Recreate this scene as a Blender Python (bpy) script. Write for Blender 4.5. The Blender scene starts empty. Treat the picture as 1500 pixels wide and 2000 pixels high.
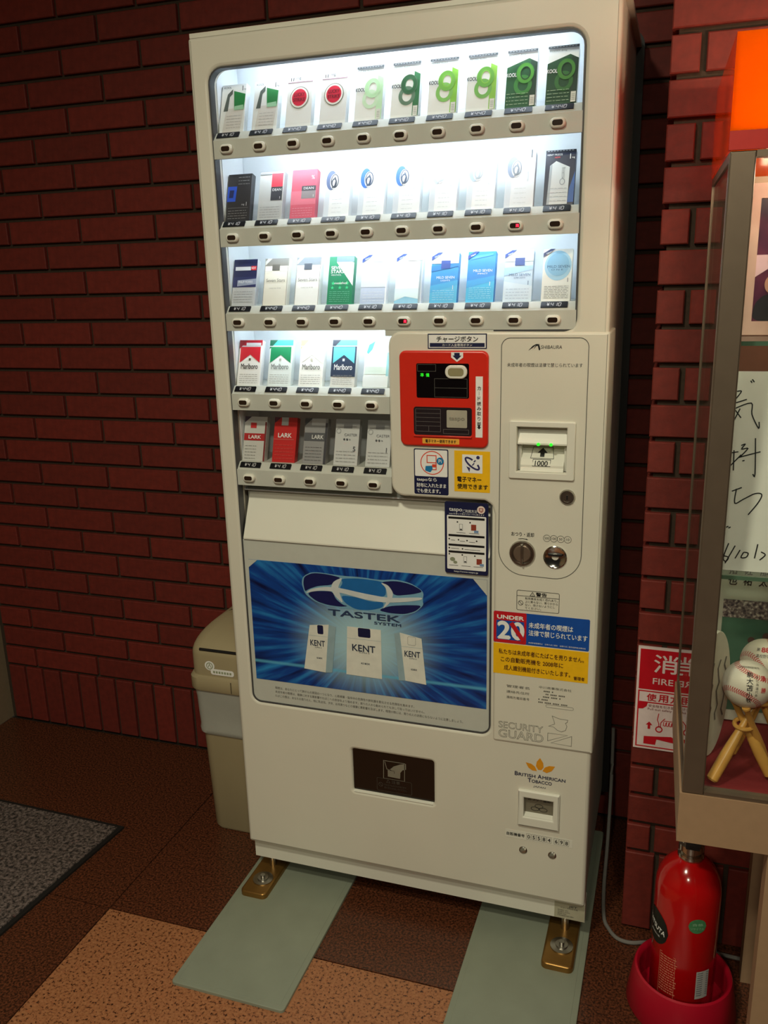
import bpy, bmesh, math, random
from mathutils import Vector, Matrix
from mathutils.geometry import tessellate_polygon
random.seed(7)
SC = bpy.context.scene
COL = SC.collection

# ---------------------------------------------------------------- camera
# world: x along the machine front, y into the wall, z up; machine front is y = 0
cam = bpy.data.cameras.new('camera'); camo = bpy.data.objects.new('camera', cam); COL.objects.link(camo)
cam.sensor_fit = 'VERTICAL'; cam.sensor_height = 36.0; cam.lens = 36.0 * 1684 / 2000
cam.clip_start = 0.02
r, d, f = (0.94761723, 0.3183809, -0.02559663), (0.06134759, -0.26006575, -0.96364012), (-0.31346142, 0.91159169, -0.26597469)
camo.matrix_world = Matrix(((r[0], -d[0], -f[0], 0.89838), (r[1], -d[1], -f[1], -1.56418), (r[2], -d[2], -f[2], 1.40066), (0, 0, 0, 1)))
SC.camera = camo

# ---------------------------------------------------------------- light
def lin(c):
    c = c / 255.0
    return c / 12.92 if c <= .04045 else ((c + .055) / 1.055) ** 2.4
def rgb(r, g, b): return (lin(r), lin(g), lin(b), 1.0)

world = bpy.data.worlds.new('world'); SC.world = world; world.use_nodes = True
world.node_tree.nodes['Background'].inputs[0].default_value = (1.0, .92, .72, 1)
world.node_tree.nodes['Background'].inputs[1].default_value = 0.012
WARM = (1.0, .95, .72)
def ceiling_lamp(x, y, power, size=.22):
    l = bpy.data.lights.new('ceiling_lamp', 'AREA'); l.shape = 'DISK'; l.size = size; l.energy = power; l.color = WARM
    o = bpy.data.objects.new('ceiling_lamp', l); COL.objects.link(o); o.location = (x, y, 2.485)
    return o
ceiling_lamp(0.30, -1.50, 24)
ceiling_lamp(1.20, -2.10, 15)
ceiling_lamp(0.70, -3.20, 28)
SC.view_settings.view_transform = 'Standard'
SC.view_settings.look = 'None'
SC.view_settings.gamma = 1.0
SC.view_settings.use_curve_mapping = False
SC.view_settings.exposure = 0.0

# ---------------------------------------------------------------- materials
MATS = {}
def M(name, col, rough=.5, metal=0.0, var=.05, scale=60.0, bump=0.0, spec=.5, emit=0.0, ecol=None, rnd=0.0, coat=0.0):
    """procedural principled material: base colour broken up by noise (and by object for repeated pieces)"""
    if name in MATS: return MATS[name]
    m = bpy.data.materials.new(name); m.use_nodes = True; MATS[name] = m
    nt = m.node_tree; N = nt.nodes; L = nt.links
    p = N['Principled BSDF']
    p.inputs['Roughness'].default_value = rough; p.inputs['Metallic'].default_value = metal
    p.inputs['Specular IOR Level'].default_value = spec; p.inputs['Coat Weight'].default_value = coat
    c = rgb(*col) if max(col) > 1.0 else (*col, 1.0)
    tc = N.new('ShaderNodeTexCoord'); no = N.new('ShaderNodeTexNoise')
    no.inputs['Scale'].default_value = scale; no.inputs['Detail'].default_value = 4
    L.new(tc.outputs['Object'], no.inputs['Vector'])
    mr = N.new('ShaderNodeMapRange'); mr.inputs[1].default_value = .3; mr.inputs[2].default_value = .7
    mr.inputs[3].default_value = 1 - var; mr.inputs[4].default_value = 1 + var
    L.new(no.outputs['Fac'], mr.inputs[0])
    val = mr.outputs[0]
    if rnd:
        oi = N.new('ShaderNodeObjectInfo'); m2 = N.new('ShaderNodeMapRange')
        m2.inputs[3].default_value = 1 - rnd; m2.inputs[4].default_value = 1 + rnd
        L.new(oi.outputs['Random'], m2.inputs[0]); mu = N.new('ShaderNodeMath'); mu.operation = 'MULTIPLY'
        L.new(val, mu.inputs[0]); L.new(m2.outputs[0], mu.inputs[1]); val = mu.outputs[0]
    vm = N.new('ShaderNodeVectorMath'); vm.operation = 'SCALE'; vm.inputs[0].default_value = c[:3]
    L.new(val, vm.inputs['Scale']); L.new(vm.outputs[0], p.inputs['Base Color'])
    if bump:
        b = N.new('ShaderNodeBump'); b.inputs['Strength'].default_value = bump; b.inputs['Distance'].default_value = .002
        L.new(no.outputs['Fac'], b.inputs['Height']); L.new(b.outputs[0], p.inputs['Normal'])
    if emit:
        e = rgb(*ecol) if ecol else c
        p.inputs['Emission Color'].default_value = e; p.inputs['Emission Strength'].default_value = emit
    return m

def speckle(name, base, dark, light, scale=260.0, rough=.4, rnd=0.0, amt=(.38, .5, .64), bump=.1):
    if name in MATS: return MATS[name]
    m = bpy.data.materials.new(name); m.use_nodes = True; MATS[name] = m
    nt = m.node_tree; N = nt.nodes; L = nt.links; p = N['Principled BSDF']; p.inputs['Roughness'].default_value = rough
    tc = N.new('ShaderNodeTexCoord'); no = N.new('ShaderNodeTexNoise'); no.inputs['Scale'].default_value = scale
    no.inputs['Detail'].default_value = 2; no.inputs['Roughness'].default_value = .7
    L.new(tc.outputs['Object'], no.inputs['Vector'])
    cr = N.new('ShaderNodeValToRGB'); e = cr.color_ramp.elements
    e[0].position, e[0].color = amt[0], rgb(*dark); e[1].position, e[1].color = amt[2], rgb(*light)
    k = e.new(amt[1]); k.color = rgb(*base)
    L.new(no.outputs['Fac'], cr.inputs[0]); L.new(cr.outputs[0], p.inputs['Base Color'])
    b = N.new('ShaderNodeBump'); b.inputs['Strength'].default_value = bump; b.inputs['Distance'].default_value = .002
    L.new(no.outputs['Fac'], b.inputs['Height']); L.new(b.outputs[0], p.inputs['Normal'])
    return m

def thin_fresnel(N, L, ior):
    # the Fresnel node inverts the IOR on back faces; a thin sheet reflects alike from both sides
    fr = N.new('ShaderNodeFresnel'); ge = N.new('ShaderNodeNewGeometry'); mr = N.new('ShaderNodeMapRange')
    mr.inputs[3].default_value = ior; mr.inputs[4].default_value = 1 / ior
    L.new(ge.outputs['Backfacing'], mr.inputs[0]); L.new(mr.outputs[0], fr.inputs[0]); return fr
def glass(name, tint=(1, 1, 1), refl=1.0, ior=1.45, rough=0.0):
    if name in MATS: return MATS[name]
    m = bpy.data.materials.new(name); m.use_nodes = True; MATS[name] = m
    nt = m.node_tree; N = nt.nodes; L = nt.links; N.remove(N['Principled BSDF'])
    t = N.new('ShaderNodeBsdfTransparent'); t.inputs[0].default_value = (*tint, 1)
    g = N.new('ShaderNodeBsdfGlossy'); g.inputs['Roughness'].default_value = rough
    fr = thin_fresnel(N, L, ior)
    mu = N.new('ShaderNodeMath'); mu.operation = 'MULTIPLY'; mu.inputs[1].default_value = refl
    mx = N.new('ShaderNodeMixShader'); L.new(fr.outputs[0], mu.inputs[0]); L.new(mu.outputs[0], mx.inputs[0])
    L.new(t.outputs[0], mx.inputs[1]); L.new(g.outputs[0], mx.inputs[2])
    L.new(mx.outputs[0], N['Material Output'].inputs[0])
    return m

WHITE = M('cream_enamel', (222, 218, 204), .38, var=.02, scale=6)
WHITE2 = M('cream_enamel_pale', (228, 226, 214), .4, var=.02, scale=6)
GREYW = M('grey_white_plastic', (196, 198, 190), .45, var=.02)
LINER = M('white_liner', (235, 240, 244), .5, var=.01)
BLACK = M('black_ink', (16, 15, 18), .5)
NAVY = M('navy_ink', (18, 24, 66), .45)
WINK = M('white_ink', (240, 240, 238), .5, var=.02)
GREYI = M('grey_ink', (92, 90, 84), .5)
REDI = M('red_ink', (196, 22, 34), .45)
YEL = M('yellow_ink', (246, 190, 18), .45)
BLUEI = M('blue_ink', (14, 78, 168), .45)
DARKP = M('dark_plastic', (22, 17, 15), .25)
METAL = M('brushed_steel', (176, 172, 164), .3, metal=1.0, var=.08)
CHROME = M('chrome', (205, 202, 196), .14, metal=1.0)
ALU = M('aluminium', (128, 112, 96), .42, metal=.7, var=.05, scale=30)
GLASS = glass('window_glass', (1, 1, 1), .55)
CASEGLASS = glass('case_glass', (.97, .99, .98), 1.0)

# ---------------------------------------------------------------- mesh helpers
ORG = {}
def rp(pts, n=6):
    """polygon with rounded corners from (x, z, radius)"""
    out = []; k = len(pts)
    for i in range(k):
        p = Vector(pts[i][:2]); rad = pts[i][2] if len(pts[i]) > 2 else 0
        if rad <= 0: out.append((p.x, p.y)); continue
        a = Vector(pts[i - 1][:2]) - p; b = Vector(pts[(i + 1) % k][:2]) - p
        a.normalize(); b.normalize(); ang = a.angle(b); t = rad / math.tan(ang / 2)
        c = p + (a + b).normalized() * (rad / math.sin(ang / 2))
        v0 = p + a * t - c; v1 = p + b * t - c
        a0 = math.atan2(v0.y, v0.x); a1 = math.atan2(v1.y, v1.x); da = (a1 - a0 + math.pi) % (2 * math.pi) - math.pi
        for j in range(n + 1):
            q = a0 + da * j / n; out.append((c.x + rad * math.cos(q), c.y + rad * math.sin(q)))
    return out
def rect(x0, z0, x1, z1, r=0, n=5): return rp([(x0, z0, r), (x1, z0, r), (x1, z1, r), (x0, z1, r)], n)
def ell(cx, cz, rx, rz=None, n=28):
    rz = rx if rz is None else rz
    return [(cx + rx * math.cos(2 * math.pi * i / n), cz + rz * math.sin(2 * math.pi * i / n)) for i in range(n)]
def area(p): return .5 * sum(p[i - 1][0] * p[i][1] - p[i][0] * p[i - 1][1] for i in range(len(p)))
def ccw(p): return list(p) if area(p) > 0 else list(p)[::-1]
def offs(p, d):
    out = []; k = len(p)
    for i in range(k):
        a = Vector(p[i]) - Vector(p[i - 1]); b = Vector(p[(i + 1) % k]) - Vector(p[i])
        if a.length < 1e-9: a = b
        if b.length < 1e-9: b = a
        a.normalize(); b.normalize(); n1 = Vector((-a.y, a.x)); n2 = Vector((-b.y, b.x)); s = n1 + n2
        if s.length < 1e-6: s = n1
        s.normalize(); c = max(.5, s.dot(n1)); q = Vector(p[i]) + s * (d / c); out.append((q.x, q.y))
    return out

class MB:
    def __init__(s): s.v = []; s.f = []
    def add(s, vs, fs):
        o = len(s.v); s.v += [tuple(v) for v in vs]; s.f += [tuple(i + o for i in f) for f in fs]; return s
    def box(s, x0, y0, z0, x1, y1, z1):
        return s.add([(x0, y0, z0), (x1, y0, z0), (x1, y1, z0), (x0, y1, z0), (x0, y0, z1), (x1, y0, z1), (x1, y1, z1), (x0, y1, z1)],
                     [(0, 3, 2, 1), (4, 5, 6, 7), (0, 1, 5, 4), (1, 2, 6, 5), (2, 3, 7, 6), (3, 0, 4, 7)])
    def prism(s, poly, y0, y1, holes=(), bevel=0.0, nb=3, P=None):
        """extrude an (x, z) outline from y1 forward to y0; front edges rounded by bevel"""
        P = P or (lambda u, v, y: (u, y, v))
        loops = [ccw(poly)] + [ccw(h) for h in holes]
        layers = [(y1, 0.0)]
        if bevel:
            for i in range(nb + 1):
                t = math.pi / 2 * i / nb; layers.append((y0 + bevel * (1 - math.sin(t)), bevel * (1 - math.cos(t))))
        else: layers.append((y0, 0.0))
        for li, lp in enumerate(loops):
            sg = 1 if li == 0 else -1; k = len(lp); rings = []
            vs = []
            for (y, o) in layers:
                q = offs(lp, sg * o) if o else lp
                vs += [P(a, b, y) for a, b in q]
            fs = []
            for j in range(len(layers) - 1):
                for i in range(k):
                    a, b = j * k + i, j * k + (i + 1) % k; fs.append((a, b, b + k, a + k))
            s.add(vs, fs)
        for (y, o) in (layers[0], layers[-1]):
            fl = [offs(lp, (1 if li == 0 else -1) * o) if o else lp for li, lp in enumerate(loops)]
            s.flat(fl, y, P)
        return s
    def flat(s, loops, y, P=None):
        P = P or (lambda u, v, y: (u, y, v))
        tr = tessellate_polygon([[Vector((a, b, 0)) for a, b in lp] for lp in loops])
        allp = [p for lp in loops for p in lp]
        return s.add([P(a, b, y) for a, b in allp], [tuple(t) for t in tr])
    def profx(s, prof, x0, x1):
        """extrude a (y, z) profile along x"""
        return s.prism(prof, x0, x1, P=lambda a, b, x: (x, a, b))
    def plan(s, poly, z0, z1, bevel=0.0):
        """extrude an (x, y) outline upward from z0 to z1, top edge rounded"""
        return s.prism(poly, z1, z0, bevel=0, P=lambda a, b, z: (a, b, z)) if not bevel else s._plan(poly, z0, z1, bevel)
    def _plan(s, poly, z0, z1, bevel):
        return s.prism(poly, -z1, -z0, bevel=bevel, P=lambda a, b, y: (a, b, -y))
    def lathe(s, prof, cx=0, cy=0, cz=0, axis='z', n=32):
        """revolve (radius, height) about an axis; axis 'y' has height along +y"""
        vs = []; fs = []; k = len(prof)
        for i in range(n):
            a = 2 * math.pi * i / n
            for (r_, h_) in prof:
                if axis == 'z': vs.append((cx + r_ * math.cos(a), cy + r_ * math.sin(a), cz + h_))
                else: vs.append((cx + r_ * math.cos(a), cy + h_, cz + r_ * math.sin(a)))
        for i in range(n):
            for j in range(k - 1):
                a, b = i * k + j, ((i + 1) % n) * k + j; fs.append((a, b, b + 1, a + 1))
        return s.add(vs, fs)
    def tube(s, pts, rad, n=10, closed=False):
        pts = [Vector(p) for p in pts]; k = len(pts); vs = []; fs = []
        up = Vector((0, 0, 1))
        for i, p in enumerate(pts):
            a = pts[i - 1] if (i > 0 or closed) else p; b = pts[(i + 1) % k] if (i < k - 1 or closed) else p
            t = (b - a).normalized(); u = t.cross(up if abs(t.dot(up)) < .95 else Vector((1, 0, 0))).normalized(); w = t.cross(u)
            rr = rad[i] if isinstance(rad, (list, tuple)) else rad
            vs += [tuple(p + (u * math.cos(2 * math.pi * j / n) + w * math.sin(2 * math.pi * j / n)) * rr) for j in range(n)]
        for i in range(k if closed else k - 1):
            for j in range(n):
                a = i * n; b = ((i + 1) % k) * n; fs.append((a + j, a + (j + 1) % n, b + (j + 1) % n, b + j))
        if not closed: fs += [tuple(range(n)), tuple(range((k - 1) * n, k * n))]
        return s.add(vs, fs)
    def stroke(s, pts, w, y, closed=False, P=None):
        """flat ribbon along (x, z) points"""
        P = P or (lambda u, v, y: (u, y, v))
        pts = [Vector(p) for p in pts]; k = len(pts); L = []; R = []
        for i, p in enumerate(pts):
            a = pts[i - 1] if (i > 0 or closed) else p; b = pts[(i + 1) % k] if (i < k - 1 or closed) else p
            d0 = (p - a); d1 = (b - p)
            if d0.length < 1e-9: d0 = d1
            if d1.length < 1e-9: d1 = d0
            n0 = Vector((-d0.y, d0.x)).normalized(); n1 = Vector((-d1.y, d1.x)).normalized(); m = (n0 + n1)
            m = m.normalized() if m.length > 1e-6 else n0
            o = m * (w / 2 / max(.5, m.dot(n0))); L.append(p + o); R.append(p - o)
        vs = [P(q.x, q.y, y) for q in L] + [P(q.x, q.y, y) for q in R]
        fs = [(i, (i + 1) % k, k + (i + 1) % k, k + i) for i in range(k if closed else k - 1)]
        return s.add(vs, fs)
    def mesh(s, name, mat, smooth=False, org=(0, 0, 0), fix=True):
        me = bpy.data.meshes.new(name)
        me.from_pydata([(a - org[0], b - org[1], c - org[2]) for a, b, c in s.v], [], s.f)
        if fix:
            bm = bmesh.new(); bm.from_mesh(me); bmesh.ops.remove_doubles(bm, verts=bm.verts, dist=1e-6)
            bmesh.ops.recalc_face_normals(bm, faces=bm.faces); bm.to_mesh(me); bm.free()
        me.materials.append(mat)
        if smooth:
            for p in me.polygons: p.use_smooth = True
            me.set_sharp_from_angle(angle=math.radians(38))
            for p in me.polygons:
                n = p.normal
                if len(p.vertices) == 3 and max(abs(n.x), abs(n.y), abs(n.z)) > .9999: p.use_smooth = False
        return me
    def build(s, name, mat, parent=None, smooth=True, fix=True):
        org = ORG.get(parent.name, (0, 0, 0)) if parent else (0, 0, 0)
        return link(name, s.mesh(name, mat, smooth, org, fix), parent, org)

def link(name, me, parent=None, org=(0, 0, 0), loc=None):
    o = bpy.data.objects.new(name, me); COL.objects.link(o); o.parent = parent; ORG[o.name] = org
    if loc: o.location = loc
    return o
def tag(o, label=None, cat=None, group=None, kind=None):
    if label: o['label'] = label
    if cat: o['category'] = cat
    if group: o['group'] = group
    if kind: o['kind'] = kind
    return o
def thing(name, loc, label, cat, group=None, local=False):
    o = bpy.data.objects.new(name, None); COL.objects.link(o); o.location = loc; o.empty_display_size = .05
    ORG[o.name] = (0, 0, 0) if local else tuple(loc)
    return tag(o, label, cat, group)
def struct(o): o['kind'] = 'structure'; return o

TXT = {}
def textmesh(body, bold=0.0, outline=0.0, shear=0.0):
    key = (body, bold, outline, shear)
    if key in TXT: return TXT[key]
    c = bpy.data.curves.new('lettering', 'FONT'); c.body = body; c.resolution_u = 4; c.size = 1.0; c.shear = shear
    if outline: c.fill_mode = 'NONE'; c.bevel_depth = outline; c.bevel_resolution = 0
    o = bpy.data.objects.new('lettering', c); me = bpy.data.meshes.new_from_object(o)
    vs = [(v.co.x, v.co.y, 0) for v in me.vertices]; fs = [tuple(p.vertices) for p in me.polygons]
    bpy.data.objects.remove(o); bpy.data.meshes.remove(me)
    if bold and not outline:
        n = len(vs); b0, f0 = vs, fs; vs, fs = [], []
        for q, (dx, dz) in enumerate(((bold, 0), (-bold, 0), (0, bold), (0, -bold))):
            vs += [(a + dx, c_ + dz, q) for a, c_, _ in b0]; fs += [tuple(i + q * n for i in f_) for f_ in f0]
    TXT[key] = (vs, fs); return TXT[key]
def addtext(mb, body, x, z, h, y, w=None, al='c', bold=0.0, outline=0.0, shear=0.0, P=None, rot=0.0):
    P = P or (lambda u, v, y: (u, y, v))
    vs, fs = textmesh(body, bold, outline, shear)
    if not vs: return mb
    x0, x1 = min(v[0] for v in vs), max(v[0] for v in vs); z0, z1 = min(v[1] for v in vs), max(v[1] for v in vs)
    sz = h / (z1 - z0); sx = w / (x1 - x0) if w else sz
    ax = {'l': x0, 'c': (x0 + x1) / 2, 'r': x1}[al]; c, s_ = math.cos(rot), math.sin(rot)
    pts = [((a - ax) * sx, (b - (z0 + z1) / 2) * sz, q) for a, b, q in vs]
    return mb.add([P(x + a * c - b * s_, z + a * s_ + b * c, y - q * .00006) for a, b, q in pts], fs)
def T(parent, items, mat, y, name='lettering'):
    """items: (text, x, z, height, options)"""
    mb = MB()
    for it in items: addtext(mb, it[0], it[1], it[2], it[3], y, **(it[4] if len(it) > 4 else {}))
    return mb.build(name, mat, parent, smooth=False, fix=False)
def vtext(mb, body, x, z, h, y, pitch, **k):
    for i, ch in enumerate(body): addtext(mb, ch, x, z - i * pitch, h, y, **k)
    return mb
def plate(parent, name, poly, mat, y0, th=.0006, holes=(), bevel=0.0):
    return MB().prism(poly, y0, y0 + th, holes, bevel).build(name, mat, parent)
def flat(parent, name, polys, mat, y):
    first = None
    for i, p in enumerate(polys):
        o = MB().flat([p], y - i * .00006).build(name, mat, parent, smooth=False, fix=False); first = first or o
    return first
def lines(parent, name, ls, w, mat, y):
    mb = MB()
    for l in ls:
        cl = len(l) > 2 and l[0] == l[-1]
        mb.stroke(l[:-1] if cl else l, w, y, closed=cl)
    return mb.build(name, mat, parent, smooth=False, fix=False)

# ================================================================ SETTING
YW = .497
FL, FR, FN = -1.15, 3.0, -3.6
BROWN = speckle('brown_granite', (82, 45, 28), (44, 23, 13), (110, 60, 38), 200, .34)
LIGHTT = speckle('light_granite', (152, 97, 63), (54, 30, 18), (170, 116, 78), 150, .4, amt=(.34, .44, .66))
SCREED = M('dark_joint', (40, 27, 18), .8)
floor = struct(MB().box(FL, FN, -.06, FR, YW + .1, -.004).build('floor', SCREED, smooth=False))
xs = [FL, -.275, .625, 1.525, 2.425, FR]; ys = [YW, -.183, -1.083, -1.983, -2.883, FN]
for i in range(len(xs) - 1):
    for j in range(len(ys) - 1):
        g = .0016
        m = LIGHTT if (i, j) == (1, 1) or (i, j) == (3, 3) else BROWN
        MB().box(xs[i] + g, ys[j + 1] + g, -.02, xs[i + 1] - g, ys[j] - g, 0).build('floor_tile', m, floor, smooth=False)

BRICK = M('red_brick', (112, 34, 24), .72, var=.16, scale=55, bump=.45, rnd=.13)
MORTAR = M('mortar', (60, 46, 34), .9, var=.15, scale=120, bump=.3)
PLASTER = M('beige_plaster', (132, 114, 90), .8, var=.05, bump=.15)
wall_back = struct(MB().box(FL - .1, YW + .011, 0, .9, YW + .15, 2.5).build('wall_back', MORTAR, smooth=False))
wall_left = struct(MB().box(FL - .1, FN, 0, FL, YW + .011, 2.5).build('wall_left', PLASTER, smooth=False))
struct(MB().box(FL - .1, FN, 2.5, FR, YW + .15, 2.56).build('ceiling', M('ceiling_board', (150, 140, 124), .85), smooth=False))
PX, PY = .854, .1
wall_right = struct(MB().box(PX + .011, PY + .011, 0, FR, YW + .15, 2.5).build('wall_right', MORTAR, smooth=False))
BM = {}
def brick_mesh(w, h, P=None, side=False):
    k = (round(w, 4), round(h, 4), side)
    if k not in BM:
        b = MB()
        if side: b.prism(rect(-w / 2, 0, w / 2, h), -.0, .016, bevel=.002, nb=1, P=lambda u, v, y: (y, -u, v))
        else: b.prism(rect(-w / 2, 0, w / 2, h), 0, .016, bevel=.002, nb=1)
        BM[k] = b.mesh('brick', BRICK)
    return BM[k]
def brick(parent, x0, x1, z0, z1, y):
    link('brick', brick_mesh(x1 - x0, z1 - z0), parent, loc=((x0 + x1) / 2, y + random.uniform(-.0008, .0008), z0))
J, CH, BL = .0100, .0686, .236
def course(parent, y, xa, xb, z, off):
    x = off + math.floor((xa - off) / BL) * BL
    while x < xb:
        a, b = max(x + J / 2, xa), min(x + BL - J / 2, xb)
        if b - a > .012: brick(parent, a, b, z + J / 2, z + CH - J / 2, y)
        x += BL
for k in range(29):
    course(wall_back, YW, FL + .02, PX + .0, .198 + k * CH, -.424 if k % 2 else -.542)
    course(wall_right, PY, PX, 1.75, .198 + k * CH, .906 if k % 2 == 0 else .906 + BL / 2)
x = FL + .02
while x < PX - .02:
    brick(wall_back, x, min(x + .069 - J, PX), .006, .198 - J / 2, YW); x += .069
x = PX
while x < 1.75:
    brick(wall_right, x, x + .069 - J, .006, .198 - J / 2, PY); x += .069
for k in range(29):                                   # return face of the pier, towards the machine
    z = .198 + k * CH; cuts = [PY + .017, PY + .1, PY + .33, YW - .004] if k % 2 else [PY + .017, PY + .215, YW - .004]
    for a, b in zip(cuts, cuts[1:]):
        link('brick', brick_mesh(b - a - J, CH - J, side=True), wall_right, loc=(PX, (a + b) / 2, z + J / 2))
trim = struct(MB().box(FL, YW - .003, .198 + 29 * CH, PX, YW + .011, 2.5).build('trim_1', PLASTER, smooth=False))

# ================================================================ VENDING MACHINE
VM = thing('vending_machine', (.39, .23, 0), 'tall cream cigarette vending machine with lit sample window and blue poster', 'vending machine')
def vbox(name, mat, *b, parent=VM): return MB().box(*b).build(name, mat, parent, smooth=False)
W_ = .781
# cabinet shell (open to the front), door frame, door skin
cab = MB().prism(rect(.004, .11, W_ - .004, 1.836), .15, .455, bevel=0).build('cabinet', WHITE, VM)
MB().prism(rp([(.002, .1), (.793, .1), (.793, 1.868, .03), (.002, 1.868, .03)]), .456, .468).build('rear_panel', M('rear_black', (22, 20, 20), .6), VM)
MB().box(-.006, .02, 1.834, W_ + .006, .46, 1.842).build('cabinet_roof', WHITE, VM, smooth=False)
hole = rp([(.037, .483, .02), (.575, .483, .02), (.575, 1.0), (.725, 1.297, .022), (.725, 1.776, .028), (.037, 1.776, .028)])
hole = rp([(.037, .483, .02), (.577, .483, .02), (.577, 1.2965), (.724, 1.2965, .022), (.725, 1.776, .028), (.037, 1.776, .028)])
out_h = rect(.271, .295, .4565, .4, .006); coin_h = rect(.65, .308, .71, .355, .002)
MB().prism(rect(.0, .11, W_, 1.83, .006), 0, .03, [hole, out_h, coin_h, rect(.6245, 1.041, .7155, 1.125)], bevel=.007).build('door_skin', WHITE, VM)
MB().prism(rect(.003, .113, W_ - .003, 1.828), .032, .148, [rect(.03, .48, .735, 1.812), rect(.26, .285, .47, .41), rect(.64, .3, .72, .36), rect(.62, 1.036, .72, 1.13)]).build('door_frame', WHITE, VM, smooth=False)
ga = MB()
ga.prism(offs(ccw(hole), -.0005), .0012, .02, [offs(ccw(hole), .0022)])
ga.build('window_gasket', M('gasket_grey', (70, 70, 72), .5), VM)
MB().box(.004, .02, .057, W_, .05, .11).build('skirt', WHITE2, VM, smooth=False)
MB().box(.02, .05, .06, W_ - .02, .44, .11).build('underside', DARKP, VM, smooth=False)
# --- display interior
vbox('display_back', LINER, .03, .118, .98, .735, .124, 1.808)
MB().prism(rect(.037, .965, .725, 1.808), .0305, .117, [rect(.0385, .9665, .7235, 1.8065)]).build('display_liner', LINER, VM, smooth=False)
ZB = [1.635, 1.4755, 1.3155, 1.157, .9995]
XC = [.0665 + .0686 * i for i in range(10)]
TUBE = M('lit_tube', (240, 247, 255), .5, emit=26.0, ecol=(226, 241, 255))
for i, z in enumerate(ZB):
    x1 = .7235 if i < 3 else .3775
    pr = [(0.001, -.0165), (.001, .0165), (.003, .0178), (.0155, .031), (.116, .031), (.116, .027), (.02, .027), (.009, .014), (.009, -.0165)]
    MB().profx([(a, b + z) for a, b in pr], .0385, x1).build('shelf', GREYW, VM, smooth=False)
    if i < 4:
        MB().profx([(.0035, z + .0345), (.0065, z + .0345), (.0065, (ZB[i - 1] - .0175) if i else 1.774), (.0035, (ZB[i - 1] - .0175) if i else 1.774)], .0385, x1).build('window_pane', GLASS, VM, smooth=False)
    else:
        MB().profx([(.0035, z + .0345), (.0065, z + .0345), (.0065, ZB[i - 1] - .0175), (.0035, ZB[i - 1] - .0175)], .0385, x1).build('window_pane', GLASS, VM, smooth=False)
for z, y, xa, xb in [(1.7955, .0440, .10, .66), (ZB[0] - .003, .0155, .10, .66), (ZB[1] - .003, .0155, .10, .66), (ZB[2] - .003, .0155, .10, .60)]:
    MB().tube([(xa, y, z), (xb, y, z)], .0045, 12).build('fluorescent_tube', TUBE, VM)
vbox('shelf_trim', GREYW, .372, .001, 1.288, .578, .012, 1.2995)
# --- selection buttons and price tags (shared meshes)
bez = MB().prism(rect(-.0135, -.0085, .0135, .0085, .0083, 6), -.0075, .001, bevel=.004).mesh('selection_button', WHITE2, True)
lens = MB().prism(rect(-.0088, -.0045, .0088, .0045, .0036, 4), -.0082, -.006, bevel=.0006, nb=1).mesh('button_lens', M('brown_lens', (46, 32, 24), .18), True)
RLED = M('red_led', (255, 40, 60), .5, emit=3.5, ecol=(255, 30, 60))
tagm = MB().prism(rp([(-.0235, -.0065), (.0235, -.0065), (.0235, .0065, .002), (-.0235, .0065, .002)]), -.0012, 0).mesh('price_tag', M('tag_black', (14, 14, 20), .35), True)
SEG = {'0': 'abcdef', '1': 'bc', '4': 'fgbc'}
def seven(mb, ch, x, w, h, y, t):
    sh = .14
    pt = {'a': ((0, 1), (1, 1)), 'b': ((1, 1), (1, .5)), 'c': ((1, .5), (1, 0)), 'd': ((0, 0), (1, 0)), 'e': ((0, 0), (0, .5)), 'f': ((0, .5), (0, 1)), 'g': ((0, .5), (1, .5))}
    for s in SEG[ch]:
        (a, b), (c, d_) = pt[s]; q = lambda u, v: (x + u * w + (v - .5) * h * sh, (v - .5) * h)
        p0, p1 = Vector(q(a, b)), Vector(q(c, d_)); e = (p1 - p0) * .06
        mb.stroke([tuple(p0 + e), tuple(p1 - e)], t, y)
TAGI = M('tag_digits', (196, 196, 200), .5)
def price_mesh(s):
    mb = MB(); addtext(mb, '¥', -.0105, 0, .0072, -.0016, w=.0048, bold=.03)
    for i, ch in enumerate(s): seven(mb, ch, -.0058 + i * .0066, .0042, .0072, -.0016, .0011)
    return mb.mesh('price_lettering', TAGI, fix=False)
PM = {'410': price_mesh('410'), '440': price_mesh('440')}
PR = ['410 410 440 440 440 440 440 440 440 440', '410 ' * 10, '410 440 440 440 410 410 410 410 410 410', '440 ' * 5, '410 ' * 5]
o0 = ORG[VM.name]; sold = {(1, 8), (2, 5)}
sm = MB(); addtext(sm, '売', 0, 0, .0055, -.0084, bold=.03); sm = sm.mesh('sold_out_lamp', RLED, fix=False)
for i, z in enumerate(ZB):
    for j, pr in enumerate(PR[i].split()):
        if i > 2 and j > 4: break
        b = link('selection_button', bez, VM, o0, (XC[j] - o0[0], .001 - o0[1], z - o0[2]))
        link('button_lens', lens, b)
        if (i, j) in sold: link('sold_out_lamp', sm, b, loc=(.0045, 0, 0))
        t = link('price_tag', tagm, VM, o0, (XC[j] - o0[0] + .0005, .0088 - o0[1], z + .0252))
        t.rotation_euler = (math.radians(-42), 0, 0)
        link('price_lettering', PM[pr], t)

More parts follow.
